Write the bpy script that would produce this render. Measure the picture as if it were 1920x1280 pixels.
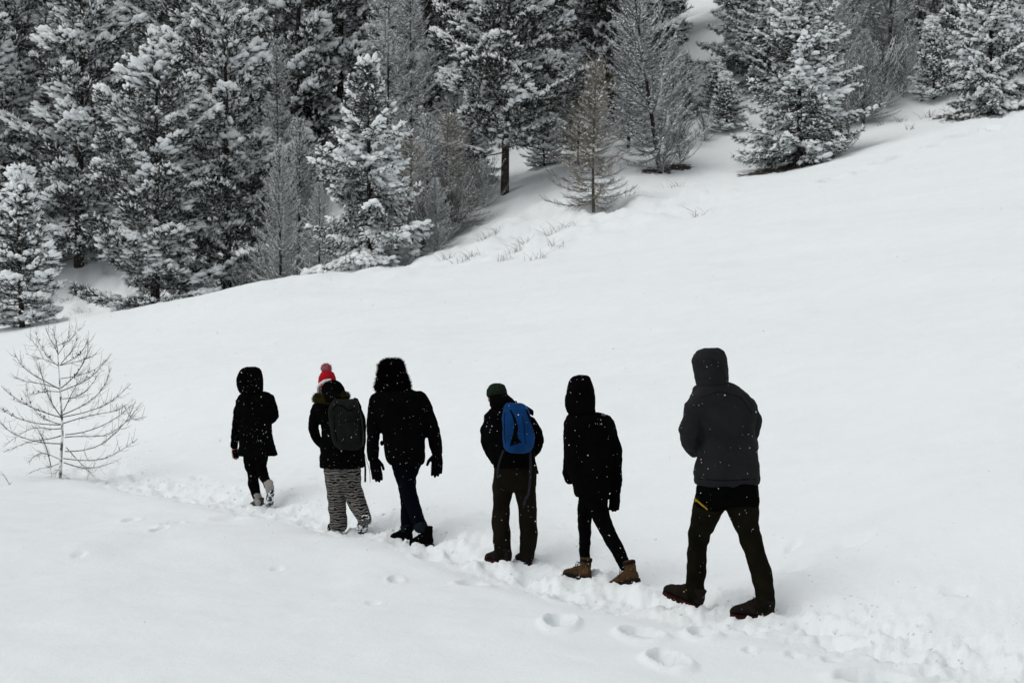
import bpy, bmesh, math, random
import numpy as np
from mathutils import Vector, Matrix
from mathutils.bvhtree import BVHTree

for _o in list(bpy.data.objects):
    bpy.data.objects.remove(_o)
scene = bpy.context.scene
C = scene.collection
R = math.radians

# ------------------------------------------------------------------ camera
F = 50.0 / 36.0 * 1920.0            # focal length in units of a 1920 wide frame
CAMZ = 1.72
HOR = 667.0
cam_d = bpy.data.cameras.new('camera')
cam_d.lens = 50.0
cam_d.sensor_width = 36.0
cam_d.shift_y = 27.0 / 1920.0
cam_d.clip_start = 0.1
cam_d.clip_end = 3000.0
cam_d.dof.use_dof = True
cam_d.dof.focus_distance = 11.5
cam_d.dof.aperture_fstop = 9.0
cam = bpy.data.objects.new('camera', cam_d)
C.objects.link(cam)
cam.location = (0, 0, CAMZ)
cam.rotation_euler = (R(90), 0, 0)
scene.camera = cam

# ------------------------------------------------------------------ overcast sky, soft sun
SUN_EL, SUN_AZ = R(66), R(250)      # azimuth clockwise from +Y: light from behind-left of the camera
world = bpy.data.worlds.new('World')
scene.world = world
world.use_nodes = True
wn = world.node_tree.nodes
wl = world.node_tree.links
wn.clear()
sky = wn.new('ShaderNodeTexSky')
sky.sky_type = 'NISHITA'
sky.sun_disc = False
sky.sun_elevation = SUN_EL
sky.sun_rotation = SUN_AZ
sky.altitude = 1800
sky.dust_density = 6.0
hs = wn.new('ShaderNodeHueSaturation')
hs.inputs['Saturation'].default_value = 0.12
bg = wn.new('ShaderNodeBackground')
bg.inputs['Strength'].default_value = 0.10
wo = wn.new('ShaderNodeOutputWorld')
wl.new(sky.outputs[0], hs.inputs['Color'])
wl.new(hs.outputs[0], bg.inputs[0])
wl.new(bg.outputs[0], wo.inputs[0])
sun_d = bpy.data.lights.new('sun', 'SUN')
sun_d.energy = 0.9
sun_d.angle = R(50)
sun_d.color = (1.0, 0.97, 0.94)
sun = bpy.data.objects.new('sun', sun_d)
C.objects.link(sun)
sdir = Vector((math.sin(SUN_AZ) * math.cos(SUN_EL), math.cos(SUN_AZ) * math.cos(SUN_EL), math.sin(SUN_EL)))
sun.rotation_euler = sdir.to_track_quat('Z', 'Y').to_euler()
sun.location = (-10, -10, 30)

scene.view_settings.view_transform = 'Standard'
scene.view_settings.look = 'None'
scene.view_settings.gamma = 1.0
scene.view_settings.exposure = 0.39
scene.view_settings.use_curve_mapping = False
scene.render.engine = 'CYCLES'
scene.cycles.use_denoising = True
scene.cycles.max_bounces = 8
scene.cycles.diffuse_bounces = 6
scene.cycles.glossy_bounces = 2

# ------------------------------------------------------------------ helpers
def mesh_np(name, V, tris=None, quads=None, smooth=True):
    V = np.asarray(V, dtype=np.float32).reshape(-1, 3)
    me = bpy.data.meshes.new(name)
    me.vertices.add(len(V))
    me.vertices.foreach_set('co', V.ravel())
    idx, tot = [], []
    if tris is not None and len(tris):
        idx.append(np.asarray(tris, dtype=np.int32).ravel()); tot.append(np.full(len(tris), 3, np.int32))
    if quads is not None and len(quads):
        idx.append(np.asarray(quads, dtype=np.int32).ravel()); tot.append(np.full(len(quads), 4, np.int32))
    idx = np.concatenate(idx); tot = np.concatenate(tot)
    st = np.zeros(len(tot), np.int32); st[1:] = np.cumsum(tot)[:-1]
    me.loops.add(len(idx)); me.loops.foreach_set('vertex_index', idx)
    me.polygons.add(len(tot)); me.polygons.foreach_set('loop_start', st)
    me.polygons.foreach_set('use_smooth', np.full(len(tot), smooth, bool))
    me.update(calc_edges=True)
    me.validate()
    return me

def link(name, me, mat=None, parent=None, loc=None):
    o = bpy.data.objects.new(name, me)
    C.objects.link(o)
    if mat is not None and me is not None and not me.materials:
        me.materials.append(mat)
    if parent is not None:
        o.parent = parent
    if loc is not None:
        o.location = loc
    return o

def tag(o, label=None, cat=None, group=None, kind=None):
    if label: o['label'] = label
    if cat: o['category'] = cat
    if group: o['group'] = group
    if kind: o['kind'] = kind
    return o

class Soup:
    """collects vertices, triangles and quads of one mesh"""
    def __init__(self):
        self.v, self.t, self.q, self.n = [], [], [], 0
    def add(self, v, t=None, q=None):
        v = np.asarray(v, float).reshape(-1, 3)
        if t is not None and len(t): self.t.append(np.asarray(t, np.int64) + self.n)
        if q is not None and len(q): self.q.append(np.asarray(q, np.int64) + self.n)
        self.v.append(v); self.n += len(v)
    def mesh(self, name, smooth=True):
        return mesh_np(name, np.concatenate(self.v), np.concatenate(self.t) if self.t else None,
                       np.concatenate(self.q) if self.q else None, smooth)

def tube(pts, rad, n=6, ref=(0, 1, 0), caps=True, cap=.7):
    """lofted tube along points; rad: number or (ra, rb) per point; rounded ends"""
    P = [np.array(p, float) for p in pts]
    rr = [(r, r) if np.isscalar(r) else r for r in rad]
    ref = np.array(ref, float)
    k = len(P)
    rings, sc = [], []
    tang = []
    for i in range(k):
        t = P[min(i + 1, k - 1)] - P[max(i - 1, 0)]
        tang.append(t / (np.linalg.norm(t) + 1e-9))
    seq = []
    if caps:
        r0 = min(rr[0]); r1 = min(rr[-1])
        for a in (80, 55, 28):
            seq.append((P[0] - tang[0] * r0 * cap * math.sin(R(a)), tang[0], [x * math.cos(R(a)) for x in rr[0]]))
    for i in range(k):
        seq.append((P[i], tang[i], rr[i]))
    if caps:
        for a in (28, 55, 80):
            seq.append((P[-1] + tang[-1] * r1 * cap * math.sin(R(a)), tang[-1], [x * math.cos(R(a)) for x in rr[-1]]))
    ang = np.linspace(0, 2 * math.pi, n, endpoint=False)
    V = []
    for p, t, r in seq:
        e1 = np.cross(t, ref)
        if np.linalg.norm(e1) < 1e-3: e1 = np.cross(t, (1, 0, 0.01))
        e1 /= np.linalg.norm(e1)
        e2 = np.cross(e1, t)
        V.append(p + np.outer(np.cos(ang) * r[0], e1) + np.outer(np.sin(ang) * r[1], e2))
    m = len(seq)
    V = np.concatenate(V)
    a = np.arange(n); b = (a + 1) % n
    Q = np.concatenate([np.stack([i * n + a, i * n + b, (i + 1) * n + b, (i + 1) * n + a], 1) for i in range(m - 1)])
    V = np.concatenate([V, [seq[0][0]], [seq[-1][0]]])
    T = np.concatenate([np.stack([b, a, np.full(n, m * n)], 1),
                        np.stack([(m - 1) * n + a, (m - 1) * n + b, np.full(n, m * n + 1)], 1)])
    return V, T, Q

def rings(secs, n=28, ex=2.3):
    """horizontal elliptic rings (cx, cy, z, rx, ry) lofted and closed"""
    ang = np.linspace(0, 2 * math.pi, n, endpoint=False)
    c, s = np.cos(ang), np.sin(ang)
    cx_ = np.sign(c) * np.abs(c) ** (2 / ex); sy_ = np.sign(s) * np.abs(s) ** (2 / ex)
    V = []
    for (cx, cy, z, rx, ry) in secs:
        V.append(np.stack([cx + cx_ * rx, cy + sy_ * ry, np.full(n, z)], 1))
    m = len(secs)
    V = np.concatenate(V)
    a = np.arange(n); b = (a + 1) % n
    Q = np.concatenate([np.stack([i * n + a, i * n + b, (i + 1) * n + b, (i + 1) * n + a], 1) for i in range(m - 1)])
    V = np.concatenate([V, [[secs[0][0], secs[0][1], secs[0][2]]], [[secs[-1][0], secs[-1][1], secs[-1][2]]]])
    T = np.concatenate([np.stack([b, a, np.full(n, m * n)], 1),
                        np.stack([(m - 1) * n + a, (m - 1) * n + b, np.full(n, m * n + 1)], 1)])
    return V, T, Q

def ball(c, r, nu=14, nv=9):
    r = (r, r, r) if np.isscalar(r) else r
    secs = []
    for i in range(nv):
        th = math.pi * (i + 0.5) / nv
        secs.append((c[0], c[1], c[2] + r[2] * math.cos(th), r[0] * math.sin(th), r[1] * math.sin(th)))
    return rings(secs, nu, 2.0)

# value noise ---------------------------------------------------------------
def _h(ix, iy, iz, seed):
    n = (ix * 374761393 + iy * 668265263 + iz * 2147483647 + seed * 974634777) & 0xFFFFFFFF
    n = ((n ^ (n >> 13)) * 1274126177) & 0xFFFFFFFF
    n = (n ^ (n >> 16)) & 0xFFFFFFFF
    return n.astype(np.float64) / 4294967295.0
def vnoise(x, y, z=None, seed=0):
    x = np.asarray(x, float); y = np.asarray(y, float)
    z = np.zeros_like(x) if z is None else np.asarray(z, float)
    ix, iy, iz = np.floor(x).astype(np.int64), np.floor(y).astype(np.int64), np.floor(z).astype(np.int64)
    fx, fy, fz = x - ix, y - iy, z - iz
    fx = fx * fx * fx * (fx * (fx * 6 - 15) + 10); fy = fy * fy * fy * (fy * (fy * 6 - 15) + 10); fz = fz * fz * (3 - 2 * fz)
    r = 0
    for dx in (0, 1):
        for dy in (0, 1):
            for dz in (0, 1):
                w = (fx if dx else 1 - fx) * (fy if dy else 1 - fy) * (fz if dz else 1 - fz)
                r = r + w * _h(ix + dx, iy + dy, iz + dz, seed)
    return r * 2 - 1
def fbm(x, y, z=None, oct=4, seed=0, gain=0.5):
    a, s, r = 1.0, 1.0, 0
    for i in range(oct):
        r = r + a * vnoise(np.asarray(x) * s + 17.3 * i, np.asarray(y) * s - 9.1 * i, None if z is None else np.asarray(z) * s, seed + i)
        a *= gain; s *= 2.03
    return r

# materials -------------------------------------------------------------------
def new_mat(name):
    m = bpy.data.materials.new(name); m.use_nodes = True
    nt = m.node_tree
    b = nt.nodes['Principled BSDF']
    b.inputs['Roughness'].default_value = 0.9
    b.inputs['Specular IOR Level'].default_value = 0.15
    return m, nt, b
def ramp(nt, src, stops):
    r = nt.nodes.new('ShaderNodeValToRGB')
    e = r.color_ramp.elements
    while len(e) < len(stops): e.new(0.5)
    for i, (p, c) in enumerate(stops):
        e[i].position = p; e[i].color = (*c, 1)
    nt.links.new(src, r.inputs[0])
    return r
def noise(nt, scale, detail=3, coord='Object', rough=0.55):
    tc = nt.nodes.new('ShaderNodeTexCoord')
    n = nt.nodes.new('ShaderNodeTexNoise')
    n.inputs['Scale'].default_value = scale
    n.inputs['Detail'].default_value = detail
    n.inputs['Roughness'].default_value = rough
    nt.links.new(tc.outputs[coord], n.inputs['Vector'])
    return n
def bump(nt, b, src, strength, dist):
    bp = nt.nodes.new('ShaderNodeBump')
    bp.inputs['Strength'].default_value = strength
    bp.inputs['Distance'].default_value = dist
    nt.links.new(src, bp.inputs['Height'])
    nt.links.new(bp.outputs[0], b.inputs['Normal'])
def cloth(name, col, var=0.35, scale=14, spec=0.05, bumpd=0.004, bscale=60):
    m, nt, b = new_mat(name)
    n = noise(nt, scale)
    lo = tuple(c * (1 - var) for c in col); hi = tuple(c * (1 + var) for c in col)
    r = ramp(nt, n.outputs[0], [(0.3, lo), (0.7, hi)])
    nt.links.new(r.outputs[0], b.inputs['Base Color'])
    b.inputs['Specular IOR Level'].default_value = spec
    n2 = noise(nt, bscale, 2)
    bump(nt, b, n2.outputs[0], 0.4, bumpd)
    return m
def snow_topped(name, low, high, snowc, t0, t1, nscale=30):
    """bark or twigs with snow lying on whatever faces up"""
    m, nt, b = new_mat(name)
    g = nt.nodes.new('ShaderNodeNewGeometry')
    sx = nt.nodes.new('ShaderNodeSeparateXYZ')
    nt.links.new(g.outputs['True Normal' if False else 'Normal'], sx.inputs[0])
    n = noise(nt, nscale, 3)
    ad = nt.nodes.new('ShaderNodeMath'); ad.operation = 'MULTIPLY_ADD'
    nt.links.new(n.outputs[0], ad.inputs[0]); ad.inputs[1].default_value = 0.9
    nt.links.new(sx.outputs['Z'], ad.inputs[2])
    f = ramp(nt, ad.outputs[0], [(t0, (0, 0, 0)), (t1, (1, 1, 1))])
    base = ramp(nt, n.outputs[0], [(0.3, low), (0.7, high)])
    mx = nt.nodes.new('ShaderNodeMixRGB')
    nt.links.new(f.outputs[0], mx.inputs[0]); nt.links.new(base.outputs[0], mx.inputs[1])
    mx.inputs[2].default_value = (*snowc, 1)
    nt.links.new(mx.outputs[0], b.inputs['Base Color'])
    return m

SNOWC = (0.83, 0.875, 0.885)
# ------------------------------------------------------------------ terrain
def at(px, py, D):
    return ((px - 960) / F * D, D, CAMZ + (HOR - py) / F * D)
PU = np.array((0.837, 0.547)); P0 = np.array((1.46, 9.55))
def uv(x, y):
    a = np.asarray(x) - P0[0]; b = np.asarray(y) - P0[1]
    return a * 0.837 + b * 0.547, -a * 0.547 + b * 0.837
ctrl = [(-10, 3, .02), (-10, 12, .03), (-10, 20, .0), (0, 2, 0), (0, 6, .04), (-4, 8, .05), (-6, 14, .05), (-3, 11.5, .04),
        (1.46, 9.55, 0), (-1, 13.3, 0), (-3, 16.5, 0), (-6.2, 21.5, 0), (2.75, 7.8, 0), (4.5, 5, 0), (6, 1, 0), (0.6, 9.0, .02), (-2.2, 13.6, .02),
        (-10, 28, .05), (-20, 12, -.1), (-20, 26, .1), (-40, 20, -.5), (-40, 60, 4.0), (40, 60, 16), (40, 10, 8.8), (25, 0, 3.9),
        (0, -20, -.3), (-30, -20, -.8), (30, -30, 2), (-60, 0, -1), (60, 0, 12), (16, 14, None), (22, 30, None), (9, 10, None)]
pts = []
for c in ctrl:
    if c[2] is None:
        u, v = uv(c[0], c[1]); pts.append((c[0], c[1], 0.27 * float(u)))
    else: pts.append(c)
for v_ in (-5, -2, 1, 4, 7, 10, 13.5, 17):
    pts.append((P0[0] + .837 * .95 - .547 * v_, P0[1] + .547 * .95 + .837 * v_, .07))
for c in [(0, 700, 42), (0, 612, 53), (270, 572, 48), (560, 515, 46), (800, 500, 44), (560, 700, 26), (270, 720, 30), (960, 800, 17.5),
          (960, 600, 28.2), (960, 500, 40.6), (960, 425, 51), (945, 362, 58), (1300, 700, 18.3), (1300, 450, 36.4), (1230, 322, 57),
          (1600, 1000, 10.6), (1600, 700, 16.1), (1600, 450, 28.7), (1600, 296, 52), (1900, 1000, 9.83), (1900, 700, 14.45),
          (1900, 400, 27), (1900, 205, 59), (1900, 262, 44), (1700, 262, 52), (1990, 190, 58), (150, 500, 66), (1115, 390, 51), (1440, 318, 55), (1750, 188, 63), (800, 440, 58), (1330, 60, 95)]:
    pts.append(at(*c))
for c in [(300, 55, 3.15), (560, 53, 4.3), (690, 50, 4.62), (430, 58, 4.0), (60, 60, 3.2), (0, 95, 17), (500, 92, 19), (960, 92, 22), (1500, 90, 26), (1900, 90, 27.5),
          (0, 140, 38), (960, 140, 42), (1900, 140, 48)]:
    pts.append(((c[0] - 960) / F * c[1], c[1], c[2]))
pts = np.array(pts, float)
def _tps(r2):
    return 0.5 * r2 * np.log(r2 + 1e-9)
def fit():
    n = len(pts); S = 20.0
    X = pts[:, :2] / S
    K = _tps(((X[:, None] - X[None]) ** 2).sum(-1)) + np.eye(n) * 3e-4
    Pm = np.concatenate([np.ones((n, 1)), X], 1)
    A = np.block([[K, Pm], [Pm.T, np.zeros((3, 3))]])
    w = np.linalg.solve(A, np.concatenate([pts[:, 2], np.zeros(3)]))
    return X, w, S
TX, TW, TS = fit()
def base_z(x, y):
    x = np.asarray(x, float); y = np.asarray(y, float)
    d = np.hypot(x, y); k = np.minimum(1, 170 / np.maximum(d, 1e-6))     # level off far outside the built hillside
    q = np.stack([(x * k).ravel(), (y * k).ravel()], 1) / TS
    out = TW[-3] + q @ TW[-2:]
    for i in range(len(TX)):
        out = out + TW[i] * _tps(((q - TX[i]) ** 2).sum(-1))
    return out.reshape(x.shape)

rs = np.random.RandomState(5)
HOLES = []   # (x, y, a, b, angle, depth)
for (px, py, wx, hy, dep) in [(1050, 1178, 27, 12, .17), (1203, 1194, 36, 9, .15), (1318, 1186, 27, 11, .15), (1252, 1250, 33, 14, .19), (1062, 1104, 30, 8, .13),
          (885, 1086, 28, 6, .09), (742, 1082, 14, 5, .07), (803, 1040, 25, 6, .09), (322, 986, 11, 7, .10), (298, 1003, 10, 5, .06), (655, 984, 22, 5, .05), (245, 968, 16, 4, .05),
          (1640, 1274, 70, 9, .13), (1405, 1222, 14, 4, .05), (1490, 1232, 18, 5, .05), (430, 968, 35, 4, .04), (1560, 1240, 20, 5, .05), (150, 1050, 12, 4, .025), (520, 1060, 12, 4, .02), (700, 1130, 16, 4, .02)]:
    D = CAMZ * F / (py - HOR)
    HOLES.append(((px - 960) / F * D, D, wx * .82 / F * D, hy * .9 * D * D / F / CAMZ, rs.uniform(-.15, .15), dep * 1.2))
for i in range(70):    # trodden prints along the track
    v = -3.2 + i * 0.27 + rs.uniform(-.08, .08); u = (0.14 if i % 2 else -0.14) + rs.uniform(-.1, .1)
    x = P0[0] + .837 * u - .547 * v; y = P0[1] + .547 * u + .837 * v
    HOLES.append((x, y, rs.uniform(.13, .18), rs.uniform(.07, .10), 2.15 + rs.uniform(-.3, .3), rs.uniform(.03, .085)))
for i in range(16):    # scuffed snow on the uphill side of the track
    v = rs.uniform(-3, 12); u = rs.uniform(.5, 1.5)
    x = P0[0] + .837 * u - .547 * v; y = P0[1] + .547 * u + .837 * v
    HOLES.append((x, y, rs.uniform(.10, .22), rs.uniform(.05, .10), rs.uniform(0, 3), rs.uniform(.02, .06)))
def on_slope(px, py, lo=20, hi=75):
    for D in np.arange(lo, hi, .25):
        x, y, z = at(px, py, D)
        if float(base_z(np.array([x]), np.array([y]))[0]) >= z: return x, y
    return x, y
for (px, py, a, b) in [(1668, 303, .7, .16), (1697, 292, .6, .16), (1800, 258, .8, .2), (1832, 248, .9, .22), (1880, 240, .55, .16), (1905, 230, .6, .2), (1760, 275, .6, .12),
                       (1560, 340, .5, .1), (1620, 322, .5, .1)]:
    x, y = on_slope(px, py)
    HOLES.append((x, y, a * .85, .36, 0.35, .34))
# snow pressed down under each boot
STAND = [(-2.97, 16.56, -.035), (-2.78, 16.3, -.035), (-1.47, 13.95, -.05), (-1.04, 13.40, -.015), (-.80, 13.1, -.035), (-.12, 11.95, -.01), (.10, 11.95, -.025),
         (.54, 11.08, .0), (.85, 10.68, -.025), (1.17, 9.76, -.012), (1.59, 9.42, -.02)]
def ground(x, y, fine=True):
    x = np.asarray(x, float); y = np.asarray(y, float)
    z = base_z(x, y)
    u, v = uv(x, y)
    u = u + 0.10 * np.sin(v * 0.55 + 1.0) + 0.05 * np.sin(v * 1.7)
    win = 1 / (1 + np.exp(-(14.5 - v) * 1.5))
    wv = win * np.clip((v + 9) / 3, 0, 1)
    z = z - wv * (0.085 * np.exp(-((u + .08) / .40) ** 2)) + wv * 0.012 * np.exp(-((u + .62) / .22) ** 2) + wv * .02 * np.exp(-((u - .66) / .25) ** 2)
    d = np.hypot(x, y)
    near = np.clip((40 - d) / 20, 0, 1)
    z = z + 0.04 * fbm(x * .35, y * .35, oct=3, seed=3) * np.clip(d / 8, .3, 1.6) + 0.012 * fbm(x * 1.9, y * 1.9, oct=3, seed=9)
    # broken bank below the forest edge
    for (bx, by, br_) in ((-1.5, 49, 6), (4, 50, 5), (-17.5, 63, 4), (21, 56, 5)):
        z = z + .16 * fbm(x * 1.1, y * .8, oct=4, seed=55) * np.exp(-(np.hypot(x - bx, y - by) / br_) ** 2)
    # wind-laid folds running up the slope
    z = z + 0.025 * vnoise(u * 0.55 + .1 * v, v * 0.07, seed=31) * np.clip((u - 4) / 6, 0, 1)
    z = z + 0.02 * vnoise(u * 1.3 + .18 * v, v * 0.05, seed=37) * np.clip((u - 9) / 6, 0, 1)
    for (hx, hy, hz) in STAND:
        m = (np.abs(x - hx) < .8) & (np.abs(y - hy) < .8)
        if not m.any(): continue
        w = .93 * np.exp(-(np.hypot(x[m] - hx, y[m] - hy) / .30) ** 4)
        z[m] = z[m] + w * (hz - z[m])
    if fine:
        rough = wv * (np.exp(-((u - .08) / .45) ** 4) * 0.9 + .22 * np.exp(-((u - .8) / .35) ** 2) * np.clip(vnoise(v * .8, u, seed=77) * 2 + .3, 0, 1))
        n1 = fbm(x * 5.5, y * 5.5, oct=4, seed=21)
        n2 = fbm(x * 15, y * 15, oct=3, seed=40)
        n3 = np.abs(fbm(x * 5.0, y * 5.0, oct=4, seed=63, gain=.6))
        z = z + rough * (0.020 * n1 + 0.022 * np.abs(n2) + .012 * n2 + .038 * (n3 - .25))
    for (hx, hy, a, b, an, dep) in HOLES:
        k_ = 3 * max(a, b); m = (np.abs(x - hx) < k_) & (np.abs(y - hy) < k_)
        if not m.any(): continue
        dx, dy = x[m] - hx, y[m] - hy
        p = (dx * math.cos(an) + dy * math.sin(an)) / a; q = (-dx * math.sin(an) + dy * math.cos(an)) / b
        rr = p * p + q * q + .30 * fbm(x[m] * 8, y[m] * 8, oct=3, seed=5)
        z[m] = z[m] - dep * np.exp(-np.clip(rr, 0, None) ** 2.4) + 0.16 * dep * np.exp(-((np.sqrt(np.clip(rr, 0, None)) - 1.45) / .35) ** 2)
    return z
def gz(x, y):
    return float(ground(np.array([float(x)]), np.array([float(y)]))[0])

dense = np.arange(-24, 24.001, 0.1)
coarse = np.arange(24 + 4, 360 - 24 - 3.9, 4.0)
TH = np.radians(np.concatenate([dense, coarse]))
RR = np.concatenate([np.linspace(0.6, 4.6, 10), np.exp(np.arange(math.log(5.0), math.log(135), 0.0062)), np.array([150, 170, 200, 260, 350, 500, 800])])
nt_, nr_ = len(TH), len(RR)
gx = np.outer(RR, np.sin(TH)); gy = np.outer(RR, np.cos(TH))
gzv = ground(gx.ravel(), gy.ravel()).reshape(gx.shape)
GV = np.stack([gx, gy, gzv], -1).reshape(-1, 3)
GV = np.concatenate([GV, [[0, 0, gz(0, 0)]]])
ia = np.arange(nt_); ib = (ia + 1) % nt_
GQ = np.concatenate([np.stack([i * nt_ + ia, (i + 1) * nt_ + ia, (i + 1) * nt_ + ib, i * nt_ + ib], 1) for i in range(nr_ - 1)])
GT = np.stack([ia, ib, np.full(nt_, nr_ * nt_)], 1)
gme = mesh_np('snow_ground', GV, GT, GQ)
mat_snow, nt, b = new_mat('snow')
n = noise(nt, 3.0, 4)
r = ramp(nt, n.outputs[0], [(0.3, tuple(c * .975 for c in SNOWC)), (0.7, SNOWC)])
nt.links.new(r.outputs[0], b.inputs['Base Color'])
n2 = noise(nt, 90, 3)
n3_ = noise(nt, 14, 6, rough=.7)
sm_ = nt.nodes.new('ShaderNodeMath'); sm_.operation = 'MULTIPLY_ADD'; sm_.inputs[1].default_value = 3.0
nt.links.new(n3_.outputs[0], sm_.inputs[0]); nt.links.new(n2.outputs[0], sm_.inputs[2])
bump(nt, b, sm_.outputs[0], 0.35, 0.012)
b.inputs['Specular IOR Level'].default_value = 0.1
# sheltered ground under the big firs shows dead grass and needles through the snow
at_ = nt.nodes.new('ShaderNodeAttribute'); at_.attribute_name = 'bare'
nb_ = noise(nt, 5.0, 5)
ml = nt.nodes.new('ShaderNodeMath'); ml.operation = 'MULTIPLY_ADD'
nt.links.new(at_.outputs['Fac'], ml.inputs[0]); ml.inputs[1].default_value = 1.0
sb_ = nt.nodes.new('ShaderNodeMath'); sb_.operation = 'SUBTRACT'
nt.links.new(nb_.outputs[0], sb_.inputs[0]); sb_.inputs[1].default_value = 0.5
nt.links.new(sb_.outputs[0], ml.inputs[2])
fr = ramp(nt, ml.outputs[0], [(0.50, (0, 0, 0)), (0.62, (1, 1, 1))])
mx = nt.nodes.new('ShaderNodeMixRGB')
nt.links.new(fr.outputs[0], mx.inputs[0]); nt.links.new(r.outputs[0], mx.inputs[1])
mx.inputs[2].default_value = (.055, .045, .032, 1)
nt.links.new(mx.outputs[0], b.inputs['Base Color'])
BARE = []     # filled from the tree list: (x, y, radius, strength)

ground_o = link('snow_ground', gme, mat_snow)
tag(ground_o, 'smooth white snow slope with a trodden track', kind='structure')

# ------------------------------------------------------------------ tree building blocks
def frames(d):
    d = d / (np.linalg.norm(d, axis=1, keepdims=True) + 1e-9)
    s = np.cross(d, np.array((0, 0, 1.0)))
    ln = np.linalg.norm(s, axis=1, keepdims=True)
    s = np.where(ln < 1e-3, np.array((1.0, 0, 0)), s / (ln + 1e-9))
    u = np.cross(s, d)
    return np.stack([d, s, u], 2)          # columns
def scatter(soup, tv, tf, pos, dirs, scale, roll=None, jit=0.0, rng=None):
    """copies a small template (along, side, up) to many places in one array"""
    M = frames(dirs)
    if roll is not None:
        c, s = np.cos(roll)[:, None], np.sin(roll)[:, None]
        S, U = M[:, :, 1].copy(), M[:, :, 2].copy()
        M[:, :, 1] = S * c + U * s; M[:, :, 2] = U * c - S * s
    L = tv[None] * (scale[:, None, :] if scale.ndim == 2 else scale[:, None, None])
    if jit: L = L * (1 + rng.uniform(-jit, jit, L.shape))
    W = np.einsum('nij,nkj->nki', M, L) + pos[:, None]
    k = len(tv); N = len(pos)
    f = (tf[None] + (np.arange(N) * k)[:, None, None]).reshape(-1, tf.shape[1])
    if tf.shape[1] == 3: soup.add(W.reshape(-1, 3), t=f)
    else: soup.add(W.reshape(-1, 3), q=f)
OCT_V = np.array([(1, 0, 0), (-1, 0, 0), (0, 1, 0), (0, -1, 0), (0, 0, 1), (0, 0, -.7)], float)
OCT_F = np.array([(0, 2, 4), (2, 1, 4), (1, 3, 4), (3, 0, 4), (2, 0, 5), (1, 2, 5), (3, 1, 5), (0, 3, 5)])
TET_V = np.array([(1, 0, -.5), (-.6, .9, -.5), (-.6, -.9, -.5), (0, 0, 1)], float); TET_F = np.array([(0, 1, 3), (1, 2, 3), (2, 0, 3), (0, 2, 1)])
_bm = bmesh.new(); bmesh.ops.create_icosphere(_bm, subdivisions=1, radius=1)
ICO_V = np.array([v.co[:] for v in _bm.verts]); ICO_F = np.array([[v.index for v in f.verts] for f in _bm.faces]); _bm.free()

def blades(rng, n, spread, w, up=0.0):
    """n thin needle bundles fanning out round the twig axis"""
    V, T = [], []
    for i in range(n):
        a = rng.uniform(.15, spread); ph = 2 * math.pi * (i + rng.uniform(0, 1)) / n
        d = np.array((math.cos(a), math.sin(a) * math.cos(ph), math.sin(a) * math.sin(ph) + up))
        s = np.cross(d, rng.normal(size=3)); s /= np.linalg.norm(s)
        o = np.array((rng.uniform(-.55, .1), 0, 0))
        L = rng.uniform(.7, 1.1)
        V += [o - s * w, o + s * w, o + d * L]
        T.append((3 * i, 3 * i + 1, 3 * i + 2))
    return np.array(V), np.array(T)

def limb(soup, pts, r0, r1, n=4):
    k = len(pts)
    v, t, q = tube(pts, [r0 + (r1 - r0) * i / (k - 1) for i in range(k)], n, (0.13, 0.9, 0.05), caps=False)
    soup.add(v[:-2], None, q)

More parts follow.
